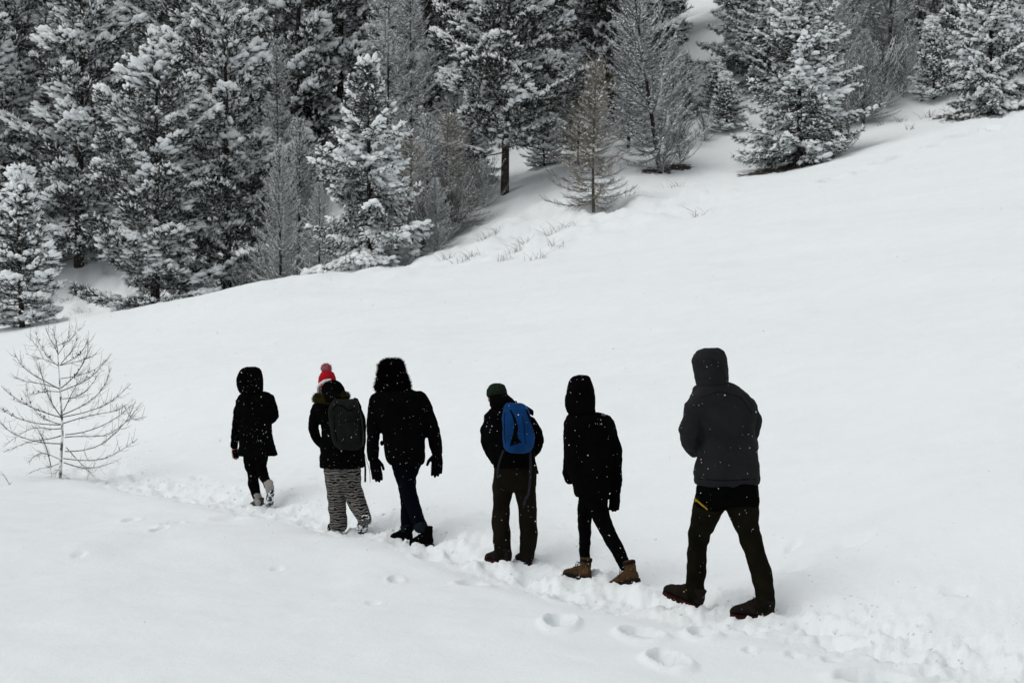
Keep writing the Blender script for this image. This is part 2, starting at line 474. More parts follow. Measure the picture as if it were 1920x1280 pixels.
def conifer(seed, H, Rb, nb, base=.04, droop=.25, upturn=.35, tuft=.17, blade_n=10, spread=1.0, snow=1.0, pad=1.0, prof=.8, clump=.25,
            trunk_r=.14, lean=0.0, spacing=.17, lat=.42, dome=0.0, blade_w=.06, fingers=3, hang=0.0):
    rng = np.random.RandomState(seed)
    wood = Soup()
    tp = [(lean * (max(t, 0) ** 1.5) + .05 * math.sin(3 * t + seed), .05 * math.sin(2.3 * t + seed * 2), t * H) for t in np.linspace(-.03, 1, 14)]
    limb(wood, tp, trunk_r, .015, 8)
    pos, dr, sz, ex = [], [], [], []
    for i in range(nb):
        t = (i + .5) / nb
        hf = base + (1 - base) * (t ** .92)
        tt = (hf - base) / (1 - base)
        az = i * 2.39996 + rng.uniform(-.4, .4)
        L = Rb * ((1 - tt) ** prof * (.82 + .18 * min(1, tt * 6)) + .05) * rng.uniform(.72, 1.12)
        L *= 1 + clump * float(vnoise(np.array([az * 1.1]), np.array([hf * H * .55]), seed=seed)[0])
        L = max(L, .12)
        ts = max(0.0, min(1, hf)); k = ts * 13
        o = np.array((lean * ts ** 1.5 + .05 * math.sin(3 * ts + seed), .05 * math.sin(2.3 * ts + seed * 2), hf * H))
        ca, sa = math.cos(az), math.sin(az)
        e0 = -droop * (1 - .9 * tt) + .75 * tt + rng.uniform(-.12, .12)
        e1 = upturn * (1 - .4 * tt)
        ss = np.linspace(0, 1, 7)
        bend = rng.uniform(-.18, .18)
        P = np.stack([o[0] + L * (ss * ca - bend * ss ** 2 * sa), o[1] + L * (ss * sa + bend * ss ** 2 * ca), o[2] + L * (e0 * ss + e1 * ss ** 2.2)], 1)
        limb(wood, P, .012 + .012 * L, .004, 3)
        def on(s):
            f = s * 6; j = min(5, int(f)); return P[j] + (P[j + 1] - P[j]) * (f - j), P[j + 1] - P[j]
        s = max(.16, .22 - .1 * tt)
        if dome:
            # a cushion of upturned shoots on the outer part of the limb: snowy on top, dark beneath
            wid = max(.22, lat * L); hgt = dome * (.35 + .45 * min(1, L / 2)) * rng.uniform(.7, 1.2)
            s0 = .30
            m = int(wid * 2 * (1 - s0) * L * 1.15 / spacing ** 2) + 3
            S_ = s0 + (1.06 - s0) * rng.uniform(0, 1, m) ** .8; W_ = rng.uniform(-1, 1, m)
            for sq, wq in zip(S_, W_):
                p, d = on(min(sq, 1.0)); d = d / np.linalg.norm(d)
                taper = math.sqrt(max(0.05, 1 - ((sq - .68) / .42) ** 2))
                lx = np.array((-d[1], d[0], 0)) * wq * wid * taper
                topz = hgt * (1 - wq * wq) * taper
                for lay in (0, 1) if rng.uniform() < .7 else (0,):
                    pp = p + lx + np.array((0, 0, topz * (1.0 if lay == 0 else rng.uniform(-.5, .35)))) + rng.normal(size=3) * .03
                    pos.append(pp)
                    dr.append(d * .8 + lx / wid * .9 + np.array((0, 0, rng.uniform(.15, .7) if lay == 0 else rng.uniform(-.5, .2))))
                    sz.append(tuft * rng.uniform(.75, 1.25)); ex.append(.95 if lay == 0 else -.45)
            s = 2.0
        while s < 1.0:
            p, d = on(s); d = d / np.linalg.norm(d)
            for side in (-1, 1):
                ll = (lat * L * (1 - s) * 1.1 + .14) * rng.uniform(.7, 1.15)
                ang = side * rng.uniform(.75, 1.15)
                ld = np.array((d[0] * math.cos(ang) - d[1] * math.sin(ang), d[0] * math.sin(ang) + d[1] * math.cos(ang), d[2] * .6 + rng.uniform(-.15, .12)))
                m = max(1, int(round(ll / spacing)))
                for q in range(m):
                    a = (q + .6) / m
                    pp = p + ld * ll * a + np.array((0, 0, upturn * .25 * ll * a * a - .06 * droop * a - hang * ll * a * a))
                    pos.append(pp + rng.normal(size=3) * .02); dr.append(ld + np.array((0, 0, rng.uniform(-.1, .35) - hang * 1.6 * a)) + d * .4)
                    sz.append(tuft * rng.uniform(.75, 1.25)); ex.append(s)
            s += spacing / max(L, .35) * 1.05
        p, d = on(1.0)
        pos.append(p); dr.append(d + np.array((0, 0, .2))); sz.append(tuft * 1.2); ex.append(1.0)
    pos = np.array(pos); dr = np.array(dr); sz = np.array(sz); ex = np.array(ex)
    N = len(pos)
    nd = Soup()
    tmpl = [blades(rng, blade_n, spread, blade_w) for _ in range(5)]
    which = rng.randint(0, 5, N)
    for k in range(5):
        m = which == k
        if m.any(): scatter(nd, tmpl[k][0], tmpl[k][1], pos[m], dr[m], sz[m] * 1.15, rng.uniform(0, 6.28, m.sum()))
    sn = Soup()
    # patchy load: some sides of the crown carry more
    patch = fbm(pos[:, 0] * .8, pos[:, 1] * .8, pos[:, 2] * .9, 2, seed + 50)
    pr = np.clip(.60 + .45 * (ex - .5) + .95 * patch, .03, 1) * snow
    for rep in range(fingers):
        m = rng.uniform(size=N) < pr
        k = m.sum()
        if not k: continue
        dd = dr[m] / np.linalg.norm(dr[m], axis=1, keepdims=True) + rng.normal(size=(k, 3)) * np.array((.45, .45, .25)) + np.array((0, 0, -.05))
        pp = pos[m] + dd * (sz[m] * .35)[:, None] + np.array((0, 0, .045)) + rng.normal(size=(k, 3)) * .02
        l = sz[m] * rng.uniform(.32, .62, k); w = rng.uniform(.022, .045, k)
        scatter(sn, OCT_V, OCT_F, pp, dd, np.stack([l, w, w * .9], 1), jit=.3, rng=rng)
    m = rng.uniform(size=N) < np.clip(pr - .35, 0, 1) * .55 * pad
    k = m.sum()
    if k:
        dd = dr[m] * np.array((1, 1, .4))
        l = sz[m] * rng.uniform(.6, 1.0, k) * np.clip(1 + .9 * patch[m], .7, 1.7)
        pp = pos[m] + np.array((0, 0, .06))
        scatter(sn, ICO_V, ICO_F, pp, dd, np.stack([l, l * rng.uniform(.45, .8, k), rng.uniform(.035, .06, k) * (.7 + .5 * pad)], 1), jit=.28, rng=rng)
    return dict(trunk=wood.mesh('trunk'), crown=nd.mesh('crown', False), snow_load=sn.mesh('snow_load'))

def larch(seed, H, Rb, nb, base=.06, twig=.42, thick=.009, dens=.10, droop=.1, upturn=.45, trunk_r=.09, prof=.75, lean=0.0, snow=0.0):
    rng = np.random.RandomState(seed)
    wood = Soup(); tw = Soup(); fp, fd, fs = [], [], []
    limb(wood, [(lean * max(t, 0) ** 1.4 + .04 * math.sin(4 * t + seed), .04 * math.sin(3 * t + 2 * seed), t * H) for t in np.linspace(-.03, 1, 12)], trunk_r, .012, 7)
    for i in range(nb):
        t = (i + .5) / nb; hf = base + (1 - base) * t
        az = i * 2.39996 + rng.uniform(-.5, .5)
        L = Rb * ((1 - t) ** prof + .05) * rng.uniform(.6, 1.15)
        o = np.array((lean * hf ** 1.4 + .04 * math.sin(4 * hf + seed), .04 * math.sin(3 * hf + 2 * seed), hf * H))
        e0 = -droop + .8 * t + rng.uniform(-.15, .15)
        ss = np.linspace(0, 1, 7); b = rng.uniform(-.25, .25)
        ca, sa = math.cos(az), math.sin(az)
        P = np.stack([o[0] + L * (ss * ca - b * ss ** 2 * sa), o[1] + L * (ss * sa + b * ss ** 2 * ca), o[2] + L * (e0 * ss + upturn * ss ** 2.5)], 1)
        limb(tw, P, thick * 1.3 + .006 * L, thick * .6, 3)
        s = .12
        while s < 1:
            f = s * 6; j = min(5, int(f)); p = P[j] + (P[j + 1] - P[j]) * (f - j); d = P[j + 1] - P[j]; d = d / np.linalg.norm(d)
            for side in (-1, 1):
                ang = side * rng.uniform(.5, 1.2)
                l = twig * rng.uniform(.4, 1.1) * (1.1 - .6 * s)
                q = np.array((d[0] * math.cos(ang) - d[1] * math.sin(ang), d[0] * math.sin(ang) + d[1] * math.cos(ang), d[2] + rng.uniform(-.55, .35)))
                if snow and rng.uniform() < snow:
                    fp.append(p + q * l * .5 + np.array((0, 0, .02))); fd.append(q); fs.append(l * rng.uniform(.2, .42))
                limb(tw, [p, p + q * l * .55 + np.array((0, 0, .0)), p + q * l + np.array((0, 0, .12 * l))], thick, thick * .55, 3)
            s += dens / max(L, .3) * rng.uniform(.7, 1.3)
    out = dict(trunk=wood.mesh('trunk'), crown=tw.mesh('crown'))
    if fp:
        sn = Soup(); k = len(fp); w = rng.uniform(.014, .032, k)
        scatter(sn, OCT_V, OCT_F, np.array(fp), np.array(fd), np.stack([np.array(fs), w, w], 1), jit=.3, rng=rng)
        out['snow_load'] = sn.mesh('snow_load')
    return out

mat_bark = snow_topped('bark', (.020, .016, .013), (.05, .042, .036), SNOWC, .93, 1.05, 6)
mat_needle = snow_topped('needles', (.013, .016, .012), (.034, .037, .028), (.62, .66, .67), .80, 1.45, 5)
mat_load = cloth('snow_load', (.91, .935, .94), .06, 4, .05, .01, 40)
mat_frost = snow_topped('frosted_twigs', (.055, .053, .052), (.11, .107, .105), SNOWC, .26, .74, 9)
mat_brown = snow_topped('brown_twigs', (.10, .080, .056), (.20, .165, .12), SNOWC, .80, 1.25, 9)
mat_bare_wood = snow_topped('bare_wood', (.07, .058, .046), (.15, .128, .10), SNOWC, .80, 1.12, 12)

SP = {}
SP['stone_pine'] = conifer(11, 13.0, 2.6, 100, base=.015, droop=.48, upturn=.50, tuft=.19, blade_n=9, spread=1.2, snow=1.0, pad=1.3, prof=.62, clump=.5, trunk_r=.2, spacing=.19, lat=.42, dome=.5)
SP['stone_pine_b'] = conifer(23, 11.0, 2.5, 86, base=.015, droop=.48, upturn=.48, tuft=.19, blade_n=9, spread=1.2, snow=.97, pad=1.3, prof=.55, clump=.6, trunk_r=.18, spacing=.19, lat=.44, dome=.55)
SP['spruce'] = conifer(37, 7.4, 2.5, 115, base=.02, droop=.46, upturn=.12, hang=.5, tuft=.17, blade_n=11, spread=1.0, snow=.98, pad=1.7, prof=.85, clump=.4, trunk_r=.12, spacing=.16)
SP['spruce_b'] = conifer(41, 7.0, 2.5, 120, base=.02, droop=.34, upturn=.24, hang=.35, tuft=.17, blade_n=11, spread=1.0, snow=.95, pad=1.5, prof=.8, clump=.45, trunk_r=.12, spacing=.16)
SP['young'] = conifer(53, 3.6, 1.0, 80, base=.02, droop=.25, upturn=.3, tuft=.13, blade_n=8, spread=.9, snow=1.1, pad=1.3, prof=.85, clump=.3, trunk_r=.06, spacing=.12)
SP['pine'] = conifer(67, 11.0, 2.9, 62, base=.15, droop=.30, upturn=.42, tuft=.20, blade_n=10, spread=1.3, snow=1.0, pad=.9, prof=.45, clump=.6, trunk_r=.2, lean=-.35, spacing=.19, lat=.42, dome=.5)
SP['larch'] = larch(71, 8.5, 1.8, 130, twig=.40, thick=.010, dens=.034, snow=.62)
SP['larch_b'] = larch(73, 10.0, 2.0, 120, twig=.5, thick=.011, dens=.044, snow=.5, upturn=.3, droop=.2)
SP['larch_brown'] = larch(79, 5.2, 1.6, 100, twig=.44, thick=.0075, dens=.036, snow=.12, droop=.25, upturn=.30, trunk_r=.06)
SP['shrub'] = larch(83, 1.5, .9, 40, twig=.3, thick=.009, dens=.07, droop=-.3, upturn=.5, trunk_r=.02, prof=.3)
WOOD = {'larch': (mat_bark, mat_frost), 'larch_b': (mat_bark, mat_frost), 'larch_brown': (mat_bare_wood, mat_brown), 'shrub': (mat_frost, mat_frost)}
BASEN = {'stone_pine': 'stone_pine', 'stone_pine_b': 'stone_pine', 'spruce': 'spruce_tree', 'spruce_b': 'spruce_tree', 'young': 'young_spruce', 'pine': 'pine_tree',
         'larch': 'larch_tree', 'larch_b': 'larch_tree', 'larch_brown': 'larch_tree', 'shrub': 'frosted_shrub'}
def tree(kind, px, D, h, label, group, cat='tree', wide=1.0, rz=0.0, bare=0, tilt=0.0):
    x = (px - 960) / F * D
    z = gz(x, D) - .05
    e = link(BASEN[kind], None, loc=(x, D, z))
    e.empty_display_size = .3
    me = SP[kind]
    H0 = max(v.co.z for v in me['trunk'].vertices)
    s = h / H0
    e.scale = (s * wide, s * wide, s); e.rotation_euler = (0, tilt, rz)
    tag(e, label, cat, group)
    for nm, m in me.items():
        mm = {'trunk': mat_bark, 'crown': mat_needle, 'snow_load': mat_load}[nm]
        if kind in WOOD and nm != 'snow_load': mm = WOOD[kind][0 if nm == 'trunk' else 1]
        o_ = link(nm, m, mm, e)
        if nm != 'trunk': o_['kind'] = 'stuff'      # needles, twigs and snow too small to pick apart
    if bare: BARE.append((x, D, bare))
    return e
FR = 'snowy trees along the edge of the forest'
tree('young', 40, 50, 5.6, 'pale snow covered young spruce at the far left edge above the bare sapling', FR, wide=1.15, rz=.3)
tree('stone_pine', 150, 66, 15.5, 'tall snowy conifer second from the left edge, standing on the small snow bank', FR, rz=1.0, wide=1.05)
tree('stone_pine_b', 292, 56, 11.2, 'broad snow clumped conifer whose base touches the ridge left of centre', FR, rz=2.2, wide=1.12)
tree('stone_pine', 425, 59, 14.5, 'tall dark snowy conifer right of the broad one on the ridge', FR, rz=4.0, wide=.95)
tree('larch', 525, 54, 5.6, 'small leafless frosted larch left of the snow laden spruce', FR, wide=1.1, rz=.5)
tree('larch', 598, 51.5, 3.6, 'low leafless larch tucked against the left of the snow laden spruce', FR, wide=1.3, rz=2.5)
tree('spruce', 690, 49, 7.4, 'snow laden spruce with drooping branches standing on the ridge', FR, rz=1.1, wide=.98)
tree('larch_b', 728, 60, 13.0, 'tall bare larch with thin pale trunk rising behind the snow laden spruce', FR, rz=1.7, wide=.8)
tree('larch', 800, 54, 5.0, 'leafless larch thicket right of the snow laden spruce', FR, wide=1.5, rz=3.3)
tree('larch_b', 850, 60, 5.5, 'leafless grey larch under the pine with the bare trunk', FR, wide=1.4, rz=.2)
tree('pine', 945, 58, 11.5, 'snowy pine with bare dark lower trunk right of centre', FR, rz=2.9, wide=1.0)
tree('larch_brown', 1115, 51, 5.4, 'small golden brown leafless larch standing alone on the slope', FR, rz=.9)
tree('pine', 1147, 67, 15.0, 'tall dark conifer with brown trunk behind the golden brown larch', FR, rz=.4, wide=1.0)
tree('larch', 1235, 57, 8.6, 'frosted grey larch with dense twigs right of the golden brown larch', FR, rz=0, wide=1.2, tilt=-.13)
tree('spruce_b', 1418, 72, 10.5, 'dark snowy fir behind the spruce on the right slope', FR, rz=2.0, wide=.85)
tree('spruce_b', 1502, 55, 7.3, 'wide snowy spruce with dark bare ground at its left foot', FR, rz=.2, wide=1.06, bare=0)
tree('young', 1345, 66, 2.6, 'small dark snowy spruce between frosted larch and wide spruce', FR, rz=1.2, wide=1.5)
tree('larch_b', 1640, 68, 7.5, 'frosted leafless larch just right of the wide spruce', FR, rz=.6, wide=1.3)
tree('larch', 1700, 72, 8.5, 'frosted leafless larch behind the little spruce on the right', FR, rz=2.6, wide=1.3)
tree('young', 1750, 63, 3.6, 'little white spruce beside the big conifer at the right edge', FR, rz=2.0, wide=1.1)
tree('spruce_b', 1855, 58, 8.2, 'big snowy conifer at the right edge above brown bare ground', FR, rz=3.4, wide=.8, bare=0)
TH_ = 'leafless thickets at the forest edge'
for (k_, px, D, h, w_, rz_, lb) in [('larch', 1562, 63, 7.0, 1.2, .2, 'frosted thicket larch touching the right side of the wide spruce'), ('larch_b', 1600, 66, 8.5, 1.2, 1.2, 'second frosted thicket larch right of the wide spruce'),
        ('larch', 1668, 66, 8.0, 1.3, 2.2, 'frosted thicket larch left of the little white spruce'), ('larch_b', 1722, 69, 8.5, 1.1, 3.2, 'frosted thicket larch right behind the little white spruce'), ('larch', 1620, 61, 4.0, 1.6, 3.9, 'low frosted thicket larch in front of the taller ones on the right'),
        ('larch_brown', 770, 52, 4.2, 1.5, .3, 'brown leafless larch touching the right side of the snow laden spruce'), ('larch_brown', 838, 55, 4.6, 1.5, 1.3, 'brown leafless larch midway between spruce and pine trunk'), ('larch', 815, 50.5, 2.6, 1.6, 2.3, 'low twiggy larch at the ridge end right of the spruce'),
        ('larch', 560, 57, 6.5, 1.2, 2.9, 'leafless larch in the gap left of the snow laden spruce'), ('larch', 1180, 62, 6.5, 1.2, 4.1, 'frosted larch between the golden brown larch and the dense grey one'), ('larch', 1262, 61, 4.6, 1.1, .9, 'frosted larch just right of the dense grey larch'), ('larch_brown', 1085, 60, 4.0, 1.2, 1.9, 'faint brown larch left behind the golden brown larch'), ('spruce_b', 1085, 66, 4.5, 1.1, .9, 'small dark conifer left of the brown trunk'),
        ('spruce_b', 1285, 66, 3.2, .9, .4, 'small snowy conifer right behind the dense grey larch'), ('young', 1362, 63, 2.6, 1.5, 2.4, 'low bushy young spruce left of the wide spruce'), ('stone_pine_b', 1205, 70, 11, .9, 1.4, 'dark conifer behind the dense grey larch'),
        ('spruce', 1110, 74, 13, .9, 2.1, 'tall dark spruce left behind the brown trunk'), ('spruce_b', 1432, 68, 7, .9, 3.3, 'dark conifer between the fir and the wide spruce'), ('stone_pine', 1455, 76, 13, .8, 5.0, 'tall dark conifer rising behind the wide spruce'),
        ('spruce_b', 1575, 72, 8, .9, 1.3, 'dark conifer inside the frosted thicket on the right'), ('stone_pine_b', 1665, 78, 11, .9, 2.3, 'dark conifer behind the frosted thicket on the right'), ('stone_pine', 1800, 68, 10, .8, .3, 'tall conifer between little white spruce and right edge'), ('young', 1020, 62, 2.6, 1.4, .3, 'low snowy spruce right of the bare pine trunk'),
        ('spruce', 885, 62, 5.0, .9, 3.9, 'small snowy spruce left of the bare pine trunk'), ('stone_pine_b', 1000, 70, 12, .9, .9, 'snowy conifer right behind the pine with bare trunk')]:
    tree(k_, px, D, h, lb, TH_, wide=w_, rz=rz_)
rb = random.Random(4)
back = [('stone_pine', 10, 74, 17), ('larch_b', 85, 80, 15), ('stone_pine_b', 220, 76, 16), ('stone_pine', 345, 74, 18), ('larch_b', 265, 90, 17),
        ('spruce', 480, 72, 15), ('stone_pine_b', 560, 70, 16), ('larch_b', 520, 66, 9), ('stone_pine', 640, 72, 17), ('stone_pine_b', 800, 72, 15), ('larch_b', 770, 66, 10),
        ('stone_pine', 870, 76, 17), ('stone_pine_b', 1010, 82, 15), ('spruce', 1065, 78, 14), ('stone_pine', 1190, 80, 15), ('larch_b', 1225, 72, 11),
        ('stone_pine', 1425, 84, 16), ('larch_b', 1560, 80, 12), ('stone_pine_b', 1620, 86, 13), ('larch_b', 1690, 84, 12), ('stone_pine', 1760, 84, 14),
        ('larch_b', 1800, 72, 10), ('stone_pine_b', 1900, 76, 14), ('stone_pine', -60, 66, 15), ('stone_pine_b', 1985, 64, 12), ('stone_pine', 1500, 92, 15)]
for i in range(15):
    back.append((rb.choice(['stone_pine', 'stone_pine_b', 'spruce', 'larch_b']), -80 + i * 75 + rb.uniform(-25, 25), 96 + rb.uniform(-5, 10), rb.uniform(15, 19)))
for i in range(9):
    back.append((rb.choice(['stone_pine', 'stone_pine_b', 'larch_b']), 1080 + i * 110 + rb.uniform(-30, 30), 104 + rb.uniform(-5, 10), rb.uniform(13, 17)))
for i, (k, px, D, h) in enumerate(back):
    if 1230 < px < 1420 and D > 82: continue        # open snowy lane between the trees
    lr = 'larch' in k
    zone = 'left of the snow laden spruce' if px < 690 else ('behind the bare trunked pine' if px < 1235 else 'right of the dense grey larch')
    tree(k, px, D, h, ('frosted larch' if lr else 'snowy conifer') + ' half hidden deep in the forest ' + zone, ('larches' if lr else 'conifers') + ' deep in the forest ' + zone, rz=rb.uniform(0, 6.28), wide=rb.uniform(.9, 1.15))
for i, (px, D, h, lb) in enumerate([(905, 57, 1.6, 'frosted shrub left of the bare pine trunk'), (880, 58, 1.4, 'outermost frosted shrub below the pine'), (820, 49, .9, 'low frosted shrub on the ridge right of the spruce'),
                         (760, 48, .6, 'tiny frosted shrub at the foot of the snow laden spruce'), (1275, 58, 1.3, 'frosted shrub under the grey larch'), (1320, 62, 1.0, 'frosted shrub before the small dark spruce'),
                         (450, 56, 1.0, 'frosted shrub at the ridge below the tall dark conifer'), (380, 55, .8, 'frosted shrub behind the ridge between two conifers'), (1575, 61, 2.6, 'tall frosted shrub right behind the wide spruce'), (1612, 62, 2.2, 'tall frosted shrub below the thicket on the right'), (1655, 63, 2.4, 'middle tall frosted shrub of the thicket on the right'),
                         (1695, 64, 2.2, 'tall frosted shrub just left of the little white spruce'), (790, 51, 1.8, 'frosted shrub against the right of the snow laden spruce'), (850, 54, 1.8, 'frosted shrub below the brown larch thicket'), (830, 57, 2.4, 'tall frosted shrub deep in the brown larch thicket'),
                         (500, 55, 1.6, 'frosted shrub at the ridge left of the small leafless larches'), (640, 52, 1.5, 'frosted shrub left behind the snow laden spruce'), (1245, 56.5, 1.2, 'frosted shrub right at the foot of the dense grey larch'), (1590, 56, .7, 'frosted shrub at the right foot of the wide spruce')]):
    tree('shrub', px, D, h, lb, 'frosted shrubs at the forest edge', 'shrub', rz=i * 1.3)

# bare-ground attribute of the snow sheet
bare = np.zeros(len(GV))
for (px, D, r_) in ((1462, 54.6, 1.3), (1420, 54.2, .9), (1500, 55, 1.6), (1835, 58.3, 1.8), (1880, 58, 1.8), (1790, 59.5, 1.2), (1230, 57, .9), (1270, 57.5, .8)):
    BARE.append(((px - 960) / F * D, D, r_))
for (bx, by, br) in BARE:
    dd = np.hypot((GV[:, 0] - bx), (GV[:, 1] - by)) / br
    bare = np.maximum(bare, np.clip(1.05 - dd * .65, 0, .74))
att = gme.attributes.new('bare', 'FLOAT', 'POINT')
att.data.foreach_set('value', bare.astype(np.float32))

# ------------------------------------------------------------------ people
def solid(name, shapes, voxel=.012, smooth=5, wr=None):
    """union of closed shapes as one continuous skin (voxel remesh), with optional cloth folds"""
    sp = Soup()
    for v, t, q in shapes: sp.add(v, t, q)
    me = sp.mesh(name + '_raw')
    o = bpy.data.objects.new('tmp', me); C.objects.link(o)
    m = o.modifiers.new('r', 'REMESH'); m.mode = 'VOXEL'; m.voxel_size = voxel; m.use_smooth_shade = True
    if smooth:
        k = o.modifiers.new('s', 'SMOOTH'); k.factor = .5; k.iterations = smooth
    bpy.context.view_layer.update()
    dg = bpy.context.evaluated_depsgraph_get()
    out = bpy.data.meshes.new_from_object(o.evaluated_get(dg))
    bpy.data.objects.remove(o); bpy.data.meshes.remove(me)
    out.name = name
    n = len(out.vertices)
    if wr and n:
        co = np.zeros(n * 3); no = np.zeros(n * 3)
        out.vertices.foreach_get('co', co); out.vertices.foreach_get('normal', no)
        co = co.reshape(-1, 3); no = no.reshape(-1, 3)
        amp, sc, seed = wr
        w = fbm(co[:, 0] * sc + .6 * co[:, 2] * sc, co[:, 1] * sc, co[:, 2] * sc * .55, 3, seed)
        w2 = fbm(co[:, 0] * sc * .8, co[:, 1] * sc * .8, co[:, 2] * sc * 2.2 + co[:, 0] * sc, 2, seed + 9)
        co = co + no * (amp * (1 - 2 * np.abs(w)) * .7 + amp * .7 * w2)[:, None]
        out.vertices.foreach_set('co', co.ravel())
    out.polygons.foreach_set('use_smooth', np.ones(len(out.polygons), bool))
    out.update()
    return out

def open_hood(me, c, yaw, rad, zlo, zhi, thick=.012):
    """cuts the face opening out of a closed hood and gives the shell a thickness"""
    h = Vector((-math.sin(yaw), math.cos(yaw), -.08))
    bm = bmesh.new(); bm.from_mesh(me)
    kill = [f for f in bm.faces if (f.calc_center_median() - c).dot(h) > rad and zlo < f.calc_center_median().z < zhi]
    bmesh.ops.delete(bm, geom=kill, context='FACES')
    bmesh.ops.solidify(bm, geom=list(bm.faces), thickness=thick)
    for f in bm.faces: f.smooth = True
    bm.to_mesh(me); bm.free()
    return me

def hand_shapes(w, d, th, k=1.0, curl=.35, n=None):
    """palm, four unequal bent fingers and a thumb; w wrist, d direction, th thumb side"""
    d = np.array(d, float); d /= np.linalg.norm(d)
    th = np.array(th, float); th = th - d * th.dot(d); th /= np.linalg.norm(th)
    n = np.cross(d, th)
    w = np.array(w, float)
    out = [tube([w - d * .03 * k, w + d * .03 * k, w + d * .065 * k, w + d * .092 * k], [(.026 * k, .024 * k), (.036 * k, .02 * k), (.041 * k, .019 * k), (.036 * k, .014 * k)], 12, n)]
    for off, L, r in ((.030, .066, .0098), (.010, .077, .0102), (-.010, .071, .0098), (-.029, .054, .0088)):
        p = w + d * .082 * k + th * off * k
        a, b_, c_ = L * .45 * k, L * .33 * k, L * .25 * k
        d1 = d * math.cos(curl * .6) + n * math.sin(curl * .6) + th * off * 2.0
        d2 = d * math.cos(curl * 1.5) + n * math.sin(curl * 1.5)
        d3 = d * math.cos(curl * 2.2) + n * math.sin(curl * 2.2)
        q1 = p + d1 * a; q2 = q1 + d2 * b_; q3 = q2 + d3 * c_
        out.append(tube([p - d * .02 * k, q1, q2, q3], [r * k * 1.1, r * k, r * k * .93, r * k * .8], 8, n))
    p = w + d * .022 * k + th * .03 * k
    t1 = d * .72 + th * .62 + n * .25; t1 /= np.linalg.norm(t1)
    t2 = d * .92 + th * .25 + n * .3; t2 /= np.linalg.norm(t2)
    out.append(tube([p - t1 * .015 * k, p + t1 * .04 * k, p + t1 * .04 * k + t2 * .032 * k], [.014 * k, .0115 * k, .0095 * k], 8, n))
    return out

